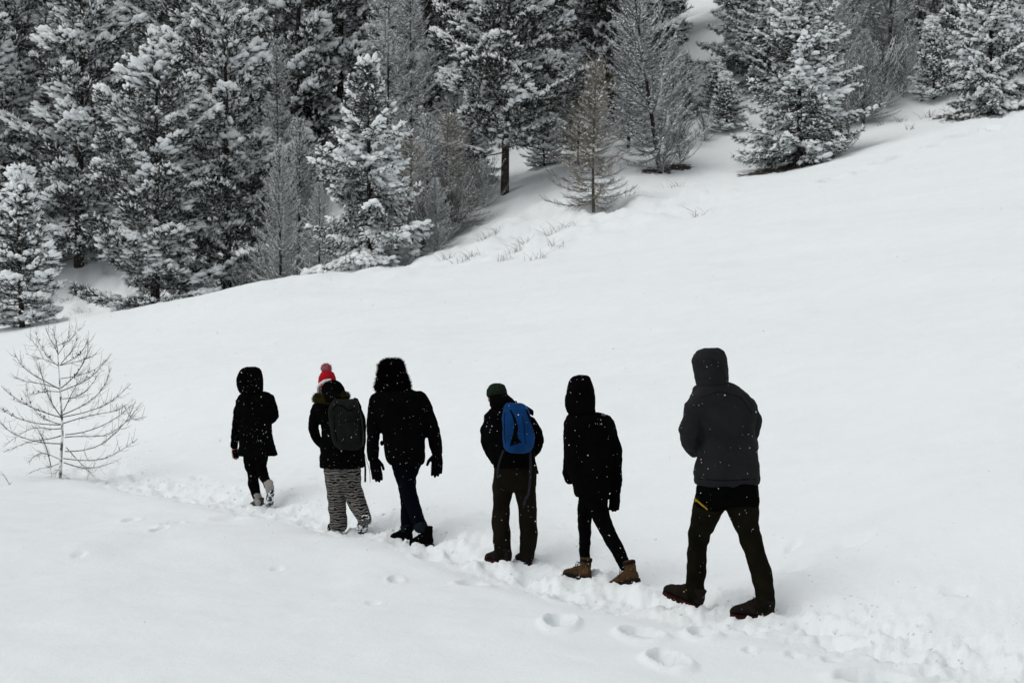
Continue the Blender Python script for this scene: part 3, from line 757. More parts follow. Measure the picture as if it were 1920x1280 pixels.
def boot(root, heel, yaw, pitch, L, m_up, m_sole, m_collar=None, m_lace=None, shaft=.17, name='boot', fat=1.0, shaft_r=.052, tall=1.28):
    f = np.array((-math.sin(yaw) * math.cos(pitch), math.cos(yaw) * math.cos(pitch), math.sin(pitch)))
    s = np.array((math.cos(yaw), math.sin(yaw), 0.0))
    u = np.cross(s, f)
    M = np.stack([f, s, u], 1); heel = np.array(heel, float)
    k = L / .295
    T = lambda v: np.asarray(v) @ M.T + heel
    secs = [(.004, .026, .075), (.02, .034, .10), (.06, .038, .11), (.11, .038, .108), (.15, .040, .095), (.19, .045, .078), (.23, .047, .066), (.262, .041, .058), (.285, .027, .047), (.294, .012, .036)]
    V = []; n = 16
    ang = np.linspace(0, 2 * math.pi, n, endpoint=False)
    for (x, hw, h) in secs:
        z0 = .018; c = (z0 + h) / 2; rz_ = (h - z0) / 2
        ca, sa = np.cos(ang), np.sin(ang)
        V.append(np.stack([np.full(n, x * k), np.sign(ca) * np.abs(ca) ** .75 * hw * k * fat, (c + np.sign(sa) * np.abs(sa) ** .75 * rz_) * k * tall], 1))
    m = len(secs); a = np.arange(n); b_ = (a + 1) % n
    Q = np.concatenate([np.stack([i * n + a, i * n + b_, (i + 1) * n + b_, (i + 1) * n + a], 1) for i in range(m - 1)])
    V = np.concatenate(V + [np.array([[secs[0][0] * k, 0, .045 * k]]), np.array([[secs[-1][0] * k, 0, .027 * k]])])
    Tt = np.concatenate([np.stack([b_, a, np.full(n, m * n)], 1), np.stack([(m - 1) * n + a, (m - 1) * n + b_, np.full(n, m * n + 1)], 1)])
    sh = tube([T((.055 * k, 0, .06 * k)), T((.052 * k, 0, .11 * k)), T((.05 * k, 0, shaft * k))], [(.036 * k, .05 * k), (.042 * k, .05 * k), (shaft_r * k, shaft_r * k)], 16, f, True, .12)
    up = link(name, solid('boot', [(T(V), Tt, Q), sh], .007, 3, (.002, 30, 3)), m_up, root)
    # sole: a lugged slab
    out = [(.0, -.020), (.0, .020), (.02, .036), (.08, .037), (.14, .037), (.20, .048), (.25, .046), (.285, .03), (.30, .0), (.285, -.03), (.25, -.046), (.20, -.048), (.14, -.037), (.08, -.037), (.02, -.036)]
    nn = len(out)
    sv = [(x * k - .003, y * k * fat * 1.06, z) for z in (.008 * k, .030 * k) for (x, y) in out] + [(.14 * k, 0, .008 * k), (.14 * k, 0, .030 * k)]
    a = np.arange(nn); b_ = (a + 1) % nn
    sp = Soup()
    sp.add(T(sv), np.concatenate([np.stack([b_, a, np.full(nn, 2 * nn)], 1), np.stack([nn + a, nn + b_, np.full(nn, 2 * nn + 1)], 1)]), np.stack([a, b_, nn + b_, nn + a], 1))
    for i in range(8):
        x = (.012 + i * .036) * k; hw = (.03 if i < 4 else .04) * k * fat * (.55 if i == 7 else 1)
        for sg in (-1, 1):
            c = np.array([(dx, dy, dz) for dz in (-.002, .010) for dx, dy in ((-.011, .1), (.011, .1), (.011, 1), (-.011, 1))])
            c = c * np.array((k, hw * sg, k)) + np.array((x, 0, 0))
            sp.add(T(c), None, [(0, 1, 2, 3), (4, 5, 6, 7), (0, 1, 5, 4), (1, 2, 6, 5), (2, 3, 7, 6), (3, 0, 4, 7)])
    link('sole', sp.mesh('sole', False), m_sole, up)
    if m_collar:
        v = tube([T((.05 * k, 0, (shaft - .03) * k)), T((.05 * k, 0, (shaft - .004) * k))], [(shaft_r * k * 1.03, shaft_r * k * 1.05)] * 2, 16, f, False)
        link('collar', mesh_np('collar', *v), m_collar, up)
    if m_lace:
        sp = Soup()
        for i in range(4):
            x = (.10 + i * .025) * k; z = (.148 - i * .020) * k
            sp.add(*tube([T((x, -.030 * k, z - .012)), T((x + .010, 0, z + .006)), T((x, .030 * k, z - .012))], [.003] * 3, 6, f, True))
        for sg in (-1, 1):
            sp.add(*tube([T((.105 * k, 0, .135 * k)), T((.125 * k, sg * .03, .15 * k)), T((.13 * k, sg * .045, .12 * k)), T((.11 * k, sg * .02, .125 * k))], [.0028] * 4, 5, f))
        link('lace', sp.mesh('lace'), m_lace, up)
    return up

def strip(bvh, Lp, Rp, rows=14, cols=4, lift=.004, thick=.006):
    """a patch of cloth or webbing laid over a surface, found by rays from behind the wearer"""
    def res(p, n):
        p = np.array(p, float); d = np.r_[0, np.cumsum(np.linalg.norm(np.diff(p, axis=0), axis=1))]
        t = np.linspace(0, d[-1], n); return np.stack([np.interp(t, d, p[:, i]) for i in range(p.shape[1])], 1)
    A, B = res(Lp, rows), res(Rp, rows)
    G = np.zeros((rows, cols, 3)); ok_y = None
    for i in range(rows):
        for j in range(cols):
            w = j / (cols - 1); x, z = A[i] * (1 - w) + B[i] * w
            hit = bvh.ray_cast(Vector((x, -2.0, z)), Vector((0, 1, 0)))
            y = hit[0].y if hit[0] is not None else (ok_y if ok_y is not None else 0)
            ok_y = y
            G[i, j] = (x, y, z)
    top = G + np.array((0, -lift, 0)); bot = G + np.array((0, thick - lift, 0))
    V = np.concatenate([top.reshape(-1, 3), bot.reshape(-1, 3)])
    N = rows * cols; Q = []
    for i in range(rows - 1):
        for j in range(cols - 1):
            a = i * cols + j; q = (a, a + 1, a + cols + 1, a + cols)
            Q.append(q); Q.append(tuple(N + x for x in q[::-1]))
    for i in range(rows - 1):
        for j in (0, cols - 1):
            a = i * cols + j; Q.append((a, a + cols, N + a + cols, N + a))
    for j in range(cols - 1):
        for i in (0, rows - 1):
            a = i * cols + j; Q.append((a, a + 1, N + a + 1, N + a))
    return mesh_np('strip', V, None, Q)
def bvh_of(me):
    return BVHTree.FromPolygons([v.co.copy() for v in me.vertices], [tuple(p.vertices) for p in me.polygons])

class Person:
    def __init__(self, D, ox, oy, sc, cx, sole, label, yaw):
        self.D, self.ox, self.oy, self.sc, self.yaw = D, ox, oy, sc, yaw
        self.X0 = (ox + cx / sc - 960) / F * D
        self.Z0 = CAMZ + (HOR - (oy + sole / sc)) / F * D
        self.root = link('person', None, loc=(self.X0, D, self.Z0))
        self.root.empty_display_size = .2
        tag(self.root, label, 'person', 'people walking in a line along the snow track')
        self.s = D / F / sc
        self.body_sh = []
    def P(self, zx, zy, dy=0.0):
        d = self.D + dy
        return np.array(((self.ox + zx / self.sc - 960) / F * d - self.X0, dy, CAMZ + (HOR - (self.oy + zy / self.sc)) / F * d - self.Z0))
    def rings(self, secs, ex=2.3, shrink=1.0, n=28):
        out = []
        for (zy, xl, xr, dy, ry) in secs:
            a, b_ = self.P(xl, zy, dy), self.P(xr, zy, dy)
            out.append(((a[0] + b_[0]) / 2, dy, a[2], (b_[0] - a[0]) / 2 * shrink, ry * shrink))
        return rings(out, n, ex)
    def limb(self, pts_, k=1.0, n=16, deep=1.0):
        return tube([self.P(x, y, d) for (x, y, d, r) in pts_], [(r * self.s * k, r * self.s * k * deep) for (_, _, _, r) in pts_], n)
    def part(self, name, shapes, mat, parent=None, voxel=.012, smooth=4, wr=(.006, 9, 1)):
        return link(name, solid(name, shapes, voxel, smooth, wr), mat, parent or self.root)
    def body(self, torso, arms, legs, head, feet):
        """the continuous figure inside the clothes: head with face, neck, trunk, arms and legs"""
        hx, hy, hd, hr = head
        c = self.P(hx, hy, hd); y = self.yaw
        f = np.array((-math.sin(y), math.cos(y), 0)); s = np.array((math.cos(y), math.sin(y), 0)); u = np.array((0, 0, 1.0))
        sh = [ball(c + u * .02, (hr * .80, hr * .92, hr)), ball(c + f * hr * .25 - u * hr * .55, (hr * .55, hr * .55, hr * .6)),
              tube([c + f * hr * .93 + u * .01, c + f * hr * 1.12 - u * .025], [.010, .015], 8), ball(c + f * hr * .86 + u * .03, (.05, .03, .014)),
              ball(c + f * hr * .80 - u * .065, (.03, .03, .012)), ball(c + s * hr * .82 - u * .01, (.012, .02, .03)), ball(c - s * hr * .82 - u * .01, (.012, .02, .03)),
              tube([c - u * .08, self.P((torso[1][1] + torso[1][2]) / 2, torso[1][0] + 18, torso[1][3])], [.055, .065], 14)]
        sh.append(self.rings([t for t in torso], shrink=.80))
        for a in arms: sh.append(self.limb(a, .58))
        for l, ft in zip(legs, feet):
            sh.append(self.limb(l, .74))
            if ft is not None:
                e = self.P(l[-1][0], l[-1][1], l[-1][2]); sh.append(tube([e, ft[0], ft[1]], [.034, .034, .03], 10))
        mb = self.part('body', sh, M['skin'], None, .018, 2, None)
        for sg in (-1, 1):
            p = c + f * hr * .80 + s * sg * .033 + u * .012
            link('eye', mesh_np('eye', *ball(p, .012, 8, 6)), M['eye'], mb)
        return c

M = {}
M['black'] = cloth('black_fabric', (.0022, .0022, .0024), .3, 10, .01)
M['black2'] = cloth('black_leggings', (.0026, .0024, .0026), .3, 10, .01)
M['char'] = cloth('charcoal_softshell', (.0098, .0100, .0116), .32, 5, .16, .004, 60)
M['olive'] = cloth('dark_olive_cotton', (.0062, .0056, .0032), .35, 8, .03)
M['brown_cord'] = cloth('dark_brown_corduroy', (.0075, .006, .0036), .5, 5, .04)
M['jeans'] = cloth('navy_denim', (.0018, .0022, .0048), .35, 12, .02)
M['jeans_turn'] = cloth('denim_turn_up', (.008, .011, .016), .3, 20, .02)
M['skin'] = cloth('skin', (.40, .25, .19), .08, 10, .2, .001, 80)
M['eye'] = cloth('eye', (.05, .04, .035), .2, 20, .4)
M['red'] = cloth('red_knit', (.33, .006, .014), .25, 60, .05, .006, 120)
M['red_pale'] = cloth('pink_white_wool', (.45, .16, .19), .45, 90, .05, .01, 90)
M['white_knit'] = cloth('white_knit', (.62, .60, .60), .15, 60, .05, .006, 120)
M['green_knit'] = cloth('dark_green_knit', (.010, .017, .010), .75, 70, .04, .008, 110)
M['fur'] = cloth('olive_fur', (.042, .033, .012), .5, 40, .05, .008, 90)
M['black_fur'] = cloth('black_fur', (.0035, .0033, .0033), .4, 40, .02)
M['pack_grey'] = cloth('grey_green_nylon', (.0085, .0095, .0082), .4, 7, .06, .003, 70)
M['pack_blue'] = cloth('blue_nylon', (.003, .033, .118), .3, 6, .08, .003, 70)
M['web'] = cloth('grey_webbing', (.020, .022, .026), .3, 50, .05)
M['tan'] = cloth('tan_leather', (.052, .029, .0125), .5, 25, .12)
M['tan2'] = cloth('light_tan_leather', (.085, .050, .021), .3, 25, .12)
M['dark_leather'] = cloth('dark_brown_leather', (.0085, .0058, .0045), .5, 25, .12)
M['wool_cuff'] = cloth('pale_grey_wool', (.30, .28, .26), .2, 60, .04, .008, 90)
M['grey_boot'] = cloth('grey_suede', (.060, .056, .056), .4, 30, .05)
M['red_rubber'] = cloth('red_rubber', (.022, .0045, .0035), .6, 25, .1)
M['yellow'] = cloth('yellow_zip', (.33, .20, .012), .3, 60, .1)
M['eyelet'] = cloth('brass_eyelet', (.38, .27, .07), .2, 60, .3)
M['patch'] = cloth('grey_print', (.10, .105, .11), .3, 60, .05)
m_, nt, b = new_mat('snowy_rubber')            # black sole packed with snow
n = noise(nt, 26, 3)
r = ramp(nt, n.outputs[0], [(.47, (.006, .006, .007)), (.53, SNOWC)])
nt.links.new(r.outputs[0], b.inputs['Base Color']); M['snowy_sole'] = m_
m_, nt, b = new_mat('black_rubber'); b.inputs['Base Color'].default_value = (.006, .006, .006, 1)
n = noise(nt, 30, 2); r = ramp(nt, n.outputs[0], [(.66, (.006, .006, .006)), (.7, SNOWC)])
nt.links.new(r.outputs[0], b.inputs['Base Color']); M['rubber'] = m_
m_, nt, b = new_mat('zebra_print')
tc = nt.nodes.new('ShaderNodeTexCoord')
wv_ = nt.nodes.new('ShaderNodeTexWave'); wv_.wave_type = 'BANDS'; wv_.bands_direction = 'Z'
wv_.inputs['Scale'].default_value = 12.5; wv_.inputs['Distortion'].default_value = 8.0
wv_.inputs['Detail'].default_value = 2.0; wv_.inputs['Detail Scale'].default_value = 1.7
mp_ = nt.nodes.new('ShaderNodeMapping'); mp_.inputs['Scale'].default_value = (.55, .55, 1)
nt.links.new(tc.outputs['Object'], mp_.inputs['Vector']); nt.links.new(mp_.outputs[0], wv_.inputs['Vector'])
nz_ = noise(nt, 22, 2)
ma_ = nt.nodes.new('ShaderNodeMath'); ma_.operation = 'MULTIPLY_ADD'; ma_.inputs[1].default_value = .9
su_ = nt.nodes.new('ShaderNodeMath'); su_.operation = 'SUBTRACT'; su_.inputs[1].default_value = .45
nt.links.new(nz_.outputs[0], ma_.inputs[0]); nt.links.new(wv_.outputs[0], ma_.inputs[2]); nt.links.new(ma_.outputs[0], su_.inputs[0])
r = ramp(nt, su_.outputs[0], [(.38, (.004, .004, .004)), (.56, (.160, .150, .138))])
nt.links.new(r.outputs[0], b.inputs['Base Color']); M['zebra'] = m_

def fuzz(me, n, L, seed, w=.09):
    """short tufts of fur standing on a surface"""
    rng = np.random.RandomState(seed)
    k = len(me.polygons)
    c = np.zeros(k * 3); no = np.zeros(k * 3)
    me.polygons.foreach_get('center', c); me.polygons.foreach_get('normal', no)
    c = c.reshape(-1, 3); no = no.reshape(-1, 3)
    i = rng.randint(0, k, n)
    sp = Soup()
    tv, tf = blades(rng, 5, .8, w)
    scatter(sp, tv, tf, c[i], no[i] + rng.normal(size=(n, 3)) * .35 + np.array((0, 0, -.15)), L * rng.uniform(.6, 1.2, n), rng.uniform(0, 6, n))
    return sp.mesh('fur', False)

def off(p, x=0, y=0, z=0): return p + np.array((x, y, z))

# --- first in line: hooded knee-length black coat, pale boots
p = Person(16.5, 400, 660, 3.2, 262, 940, 'person in knee length black hooded coat and pale grey boots, farthest ahead on the track', R(38))
torso = [(236, 195, 300, 0, .07), (246, 166, 336, 0, .11), (268, 146, 352, 0, .135), (300, 138, 358, 0, .14), (360, 142, 354, 0, .14), (430, 152, 350, 0, .14), (480, 158, 352, 0, .145), (550, 155, 365, 0, .16), (621, 149, 386, 0, .18)]
armL = [(162, 292, 0, 26), (147, 340, 0, 26), (139, 420, 0, 25), (130, 500, .03, 23), (125, 565, .06, 22)]
armR = [(342, 272, 0, 25), (360, 330, -.02, 26), (370, 383, -.03, 26), (350, 404, .06, 24), (318, 414, .14, 20)]
legL = [(220, 600, 0, 42), (222, 680, .03, 36), (238, 740, .07, 33), (242, 790, .06, 33), (256, 845, .04, 29), (262, 866, .04, 27)]
legR = [(292, 600, 0, 40), (286, 680, 0, 34), (300, 740, -.06, 31), (322, 782, -.12, 24), (328, 800, -.13, 24)]
c = p.body(torso, [armL, armR], [legL, legR], (225, 165, .02, .105), [(p.P(272, 905, .05), p.P(270, 935, .08)), None])
coat = p.part('coat', [p.rings(torso), p.limb(armL), p.limb(armR), tube([p.P(180, 272), p.P(320, 270)], [.05, .05], 12)], M['black'])
hood = p.part('hood', [p.rings([(88, 205, 250, 0, .05), (94, 180, 272, 0, .09), (110, 160, 286, 0, .12), (140, 146, 295, 0, .14), (170, 139, 298, 0, .148), (200, 141, 298, 0, .14), (225, 148, 298, 0, .13), (246, 160, 292, 0, .11)])], M['black'], coat, .012, 3, (.004, 12, 4))
open_hood(hood.data, Vector(c), p.yaw, .085, c[2] - .12, c[2] + .07)
p.part('trousers', [p.limb(legL), p.limb(legR)], M['black2'])
hs_ = hand_shapes(p.P(124, 572, .06), (.10, .25, -1), (1, .2, 0), .95, .5)
p.part('hand', hs_, M['skin'], None, .005, 2, None)
ph = link('phone', mesh_np('phone', *tube([p.P(128, 588, .035), p.P(139, 632, .05)], [(.032, .006), (.032, .006)], 12, (0, 1, 0))), M['black'])
ph.location = p.root.location
tag(ph, 'dark phone in the hanging hand of the farthest walker', 'phone')
bl = boot(p.root, p.P(296, 940, .0), R(42), 0, .25, M['grey_boot'], M['rubber'], None, M['wool_cuff'], .15)
link('cuff', solid('cuff', [p.limb([(258, 850, .04, 27), (268, 880, .04, 27), (278, 908, .03, 25)])], .008, 2, (.004, 22, 7)), M['wool_cuff'], bl)
br = boot(p.root, p.P(352, 838, -.20), R(22), R(-52), .25, M['grey_boot'], M['snowy_sole'], None, None, .14)
link('cuff', solid('cuff', [p.limb([(329, 784, -.12, 29), (336, 810, -.13, 28), (343, 838, -.13, 25)])], .008, 2, (.004, 22, 8)), M['wool_cuff'], br)

# --- second: red bobble hat, zebra trousers, grey backpack
p = Person(14.2, 400, 660, 3.2, 790, 1060, 'person in red bobble hat and zebra striped trousers carrying a grey backpack', R(35))
torso = [(268, 660, 790, 0, .08), (288, 632, 815, 0, .12), (315, 606, 852, 0, .145), (350, 600, 868, 0, .15), (420, 640, 876, 0, .15), (465, 652, 882, 0, .15), (510, 650, 888, 0, .15), (560, 642, 896, 0, .155), (620, 640, 905, 0, .165), (692, 638, 905, 0, .17)]
armL = [(622, 325, 0, 33), (607, 400, 0, 33), (600, 462, 0, 31), (622, 520, .10, 28), (662, 560, .19, 25)]
armR = [(855, 330, 0, 32), (882, 400, 0, 31), (890, 470, 0, 26), (893, 540, .05, 24), (888, 590, .12, 22)]
legL = [(722, 670, 0, 64), (728, 780, 0, 55), (735, 850, .02, 54), (743, 930, .03, 53), (750, 1046, .03, 53)]
legR = [(828, 670, 0, 58), (833, 780, 0, 54), (842, 850, -.02, 55), (870, 920, -.08, 54), (903, 985, -.14, 46), (910, 1012, -.16, 40)]
c = p.body(torso, [armL, armR], [legL, legR], (684, 192, .04, .098), [(p.P(748, 1070, .05), p.P(735, 1085, .12)), None])
jk = p.part('jacket', [p.rings(torso), p.limb(armL), p.limb(armR), tube([p.P(625, 318), p.P(850, 322)], [.055, .055], 12)], M['black'])
hd = p.part('hood', [p.rings([(168, 690, 735, -.03, .05), (182, 662, 762, -.03, .09), (212, 650, 782, -.03, .12), (245, 646, 794, -.03, .13), (272, 650, 792, -.07, .13), (298, 668, 785, -.08, .13)], n=24)], M['black'], jk, .012, 3, (.005, 12, 4))
col_ = solid('fur_collar', [tube([p.P(618, 282, .04), p.P(622, 272, -.06), p.P(665, 282, -.13), p.P(725, 290, -.16), p.P(780, 268, -.12), p.P(796, 262, -.04), p.P(790, 265, .06)], [.028, .036, .036, .034, .034, .03, .028], 12)], .01, 2, (.008, 22, 3))
fc = link('fur_collar', col_, M['fur'], jk)
link('fur', fuzz(col_, 1500, .035, 4), M['fur'], fc)
p.part('trousers', [p.limb(legL), p.limb(legR), p.rings([(650, 660, 885, 0, .14), (700, 660, 884, 0, .14), (800, 678, 884, 0, .12), (838, 700, 870, 0, .08)])], M['zebra'], wr=(.007, 8, 2))
hat = p.part('bobble_hat', [p.rings([(111, 665, 702, .03, .05), (124, 646, 722, .03, .085), (150, 633, 733, .03, .11), (180, 630, 737, .03, .115), (212, 632, 738, .03, .115)])], M['red'], None, .009, 3, (.002, 40, 5))
bb = bvh_of(hat.data)
band = solid('hat_band', [tube([p.P(634, 244, .10), p.P(632, 215, .0), p.P(642, 192, -.08), p.P(668, 173, -.11), p.P(705, 163, -.09)], [.020, .022, .020, .016, .010], 10)], .007, 2, (.002, 40, 2))
link('hat_band', band, M['white_knit'], hat)
link('hat_stripe', mesh_np('hat_stripe', *tube([p.P(627, 232, .03), p.P(638, 205, -.075), p.P(650, 190, -.105)], [.006] * 3, 8)), M['red'], hat)
bob = solid('bobble', [ball(p.P(678, 99, .03), .047)], .009, 1, (.004, 40, 6))
bo = link('bobble', bob, M['red_pale'], hat)
link('wool', fuzz(bob, 700, .022, 9), M['red_pale'], bo)
boot(p.root, p.P(914, 990, -.24), R(18), R(-46), .27, M['dark_leather'], M['snowy_sole'], None, None, .13, fat=1.15)
boot(p.root, p.P(775, 1078, .0), R(38), 0, .26, M['dark_leather'], M['rubber'], None, None, .13)
# backpack
bp = link('backpack', None, loc=p.root.location); tag(bp, 'grey green backpack worn by the person in zebra trousers', 'backpack', 'backpacks worn on the track')
bs = solid('bag', [p.rings([(281, 752, 838, -.20, .04), (290, 718, 862, -.22, .075), (320, 697, 873, -.235, .10), (380, 693, 888, -.24, .115), (450, 700, 897, -.245, .12), (520, 712, 903, -.245, .12), (560, 726, 900, -.24, .11), (583, 760, 880, -.23, .07)], ex=2.8)], .011, 4, (.006, 9, 12))
bag = link('bag', bs, M['pack_grey'], bp); bb = bvh_of(bs)
q = lambda *a: [tuple(p.P(x, y, -.35)[[0, 2]]) for x, y in a]
link('zip', strip(bb, q((712, 345), (735, 312), (775, 318), (812, 348), (838, 338)), q((716, 351), (737, 319), (772, 326), (811, 356), (842, 343)), 16, 3, .003), M['black'], bag)
link('seam', strip(bb, q((722, 380), (726, 470), (742, 545)), q((727, 380), (731, 470), (747, 545)), 14, 3, .003), M['black'], bag)
link('seam', strip(bb, q((868, 360), (882, 450), (884, 545)), q((873, 360), (887, 450), (889, 545)), 14, 3, .003), M['black'], bag)
link('pocket', strip(bb, q((738, 420), (745, 480), (760, 540)), q((858, 412), (868, 470), (872, 535)), 12, 10, .012, .016), M['pack_grey'], bag)
link('haul_loop', mesh_np('haul_loop', *tube([p.P(775, 284, -.16), p.P(785, 270, -.17), p.P(808, 270, -.17), p.P(815, 284, -.16)], [.007] * 4, 8)), M['black'], bag)
link('strap', mesh_np('strap', *tube([p.P(896, 560, -.16), p.P(906, 640, -.17), p.P(912, 700, -.17), p.P(911, 778, -.17)], [(.010, .003)] * 4, 8)), M['black'], bag)
link('strap', mesh_np('strap', *tube([p.P(905, 600, -.14), p.P(936, 700, -.15), p.P(940, 735, -.15), p.P(941, 780, -.15)], [.0022] * 4, 6)), M['black'], bag)
for sx in (640, 845):
    link('shoulder_strap', mesh_np('shoulder_strap', *tube([p.P(sx + 40, 330, -.15), p.P(sx + 20, 292, -.10), p.P(sx, 288, 0), p.P(sx, 330, .15), p.P(sx + 10, 450, .17), p.P(sx + 30, 540, 0.08)], [(.028, .008)] * 6, 10, (1, 0, 0))), M['black'], bag)

# --- third: fur trapper hat, black jacket, jeans, gloves
p = Person(13.3, 560, 660, 3.2, 680, 1150, 'person in black furry hat, black jacket, gloves and navy jeans beside the zebra trousers', R(36))
torso = [(212, 505, 650, 0, .09), (230, 470, 695, 0, .13), (252, 452, 738, 0, .16), (290, 445, 758, 0, .17), (350, 450, 766, 0, .175), (430, 480, 764, 0, .175), (500, 505, 760, 0, .17), (560, 511, 758, 0, .17), (620, 520, 757, 0, .17), (655, 532, 755, 0, .17), (674, 545, 748, 0, .165)]
armL = [(468, 272, 0, 40), (454, 350, 0, 42), (450, 430, 0, 41), (447, 500, .02, 39), (445, 580, .05, 36), (445, 636, .08, 34)]
armR = [(730, 268, 0, 38), (766, 340, 0, 39), (793, 420, 0, 40), (808, 485, .02, 42), (820, 550, .05, 39), (829, 604, .08, 34)]
legL = [(612, 640, 0, 62), (622, 720, .03, 54), (641, 790, .07, 46), (650, 880, .10, 42), (651, 960, .10, 40), (651, 1050, .09, 39)]
legR = [(688, 640, 0, 56), (660, 740, 0, 48), (656, 820, -.04, 47), (676, 890, -.08, 44), (706, 970, -.13, 43), (733, 1045, -.18, 38)]
c = p.body(torso, [armL, armR], [legL, legR], (562, 140, .02, .108), [(p.P(655, 1090, .1), p.P(640, 1125, .15)), None])
jk = p.part('jacket', [p.rings(torso), p.limb(armL), p.limb(armR), tube([p.P(475, 272), p.P(728, 268)], [.062, .062], 12)], M['black'])
link('toggle', solid('toggle', [ball(p.P(500, 545, -.06), (.02, .015, .026))], .006, 1, None), M['black'], jk)
p.part('jeans', [p.limb(legL), p.limb(legR)], M['jeans'], wr=(.005, 10, 6))
for l in (legL, legR):
    e = l[-1]
    link('turn_up', solid('turn_up', [p.limb([(e[0] - (e[0] - l[-2][0]) * .12, e[1] - 8, e[2], e[3] + 2.5), (e[0] + 2, e[1] + 10, e[2], e[3] + 2.5)])], .008, 1, (.003, 20, 2)), M['jeans_turn'], p.root)
hsol = solid('fur_hat', [p.rings([(50, 522, 598, 0, .05), (62, 498, 618, 0, .10), (90, 487, 628, 0, .125), (130, 484, 634, 0, .135), (160, 480, 648, 0, .135), (190, 466, 660, 0, .13), (214, 462, 664, .01, .12), (228, 475, 655, .01, .1)])], .011, 3, (.007, 18, 8))
open_hood(hsol, Vector(c), p.yaw, .09, c[2] - .1, c[2] + .05)
fh = link('fur_hat', hsol, M['black_fur'], p.root)
link('fur', fuzz(hsol, 5000, .05, 15), M['black_fur'], fh)
p.part('glove', hand_shapes(p.P(449, 636, .08), (.20, .1, -1), (1, -.3, .1), 1.42, .12), M['black'], None, .006, 2, None)
p.part('glove', hand_shapes(p.P(832, 606, .08), (-.02, .05, -1), (-1, -.3, 0), 1.42, .15), M['black'], None, .006, 2, None)
boot(p.root, p.P(676, 1146, .03), R(44), R(0), .29, M['black'], M['rubber'], None, M['black_fur'], .16)
boot(p.root, p.P(800, 1168, -.22), R(46), R(-4), .29, M['black'], M['rubber'], None, M['black_fur'], .19, fat=1.1)

# --- fourth: green beanie, blue backpack
p = Person(11.94, 860, 680, 3.2, 330, 1215, 'person in dark green beanie and brown trousers carrying a blue backpack', R(30))
torso = [(262, 200, 345, 0, .09), (284, 178, 395, 0, .13), (318, 158, 436, 0, .15), (400, 150, 452, 0, .16), (470, 160, 455, 0, .16), (540, 185, 458, 0, .155), (600, 205, 462, 0, .15), (628, 207, 465, 0, .15)]
armL = [(186, 322, 0, 34), (162, 400, 0, 34), (162, 470, 0, 32), (187, 540, .08, 28), (218, 592, .15, 24)]
armR = [(432, 345, 0, 32), (470, 415, 0, 33), (482, 468, 0, 33), (462, 525, .08, 28), (438, 552, .15, 24)]
legL = [(270, 620, 0, 65), (264, 770, 0, 60), (256, 880, .02, 52), (252, 945, .02, 56), (260, 1040, .02, 54), (267, 1172, .02, 52)]
legR = [(402, 620, 0, 66), (400, 770, 0, 66), (414, 880, 0, 56), (417, 970, 0, 53), (419, 1040, 0, 53), (407, 1168, 0, 45)]
c = p.body(torso, [armL, armR], [legL, legR], (230, 212, .06, .095), [(p.P(260, 1190, .05), p.P(240, 1202, .1)), (p.P(405, 1190, .0), p.P(400, 1205, .08))])
jk = p.part('jacket', [p.rings(torso), p.limb(armL), p.limb(armR), tube([p.P(200, 316), p.P(410, 332)], [.05, .05], 12)], M['black'])
p.part('hood', [p.rings([(184, 205, 285, -.03, .05), (200, 182, 302, -.03, .09), (220, 184, 326, -.03, .11), (240, 186, 340, -.03, .115), (266, 190, 342, -.02, .11)], n=24)], M['black'], jk, .011, 3, (.005, 14, 4))
p.part('trousers', [p.limb(legL), p.limb(legR), p.rings([(605, 207, 466, 0, .14), (660, 206, 470, 0, .14), (730, 208, 470, 0, .12), (768, 225, 452, 0, .09)])], M['brown_cord'], wr=(.006, 7, 3))
p.part('beanie', [p.rings([(123, 208, 252, .04, .05), (134, 186, 276, .04, .085), (160, 169, 288, .04, .11), (188, 166, 292, .04, .115), (208, 172, 292, .04, .11)])], M['green_knit'], None, .008, 2, (.002, 60, 4))
boot(p.root, p.P(305, 1208, -.05), R(45), 0, .285, M['dark_leather'], M['red_rubber'], None, None, .13)
boot(p.root, p.P(420, 1222, -.06), R(18), 0, .285, M['dark_leather'], M['rubber'], None, None, .13)
bp = link('backpack', None, loc=p.root.location); tag(bp, 'bright blue backpack with black curved panel worn by the person in green beanie', 'backpack', 'backpacks worn on the track')
bs = solid('bag', [p.rings([(241, 290, 372, -.20, .05), (251, 270, 398, -.22, .08), (280, 261, 417, -.235, .10), (330, 260, 434, -.245, .115), (400, 262, 450, -.25, .125), (450, 264, 459, -.25, .125), (500, 268, 446, -.25, .12), (528, 284, 432, -.24, .10), (540, 312, 408, -.23, .07)], ex=2.7)], .010, 4, (.005, 9, 14))
bag = link('bag', bs, M['pack_blue'], bp); bb = bvh_of(bs)
q = lambda *a: [tuple(p.P(x, y, -.35)[[0, 2]]) for x, y in a]
link('panel', strip(bb, q((304, 280), (322, 318), (335, 370), (328, 420), (318, 455), (305, 498)), q((316, 284), (338, 325), (356, 380), (353, 432), (356, 452), (378, 474)), 26, 5, .004), M['black'], bag)
link('side_panel', strip(bb, q((402, 278), (416, 320), (440, 372), (452, 420)), q((408, 278), (426, 316), (450, 366), (457, 420)), 16, 4, .004), M['black'], bag)
link('seam', strip(bb, q((380, 320), (392, 380), (394, 440), (404, 492)), q((383, 320), (395, 380), (397, 440), (407, 492)), 14, 3, .003), M['black'], bag)
link('seam', strip(bb, q((275, 300), (272, 400), (278, 490)), q((278, 300), (275, 400), (281, 490)), 14, 3, .003), M['black'], bag)
link('haul_loop', mesh_np('haul_loop', *tube([p.P(318, 246, -.16), p.P(322, 232, -.17), p.P(345, 232, -.17), p.P(350, 246, -.16)], [.007] * 4, 8)), M['black'], bag)
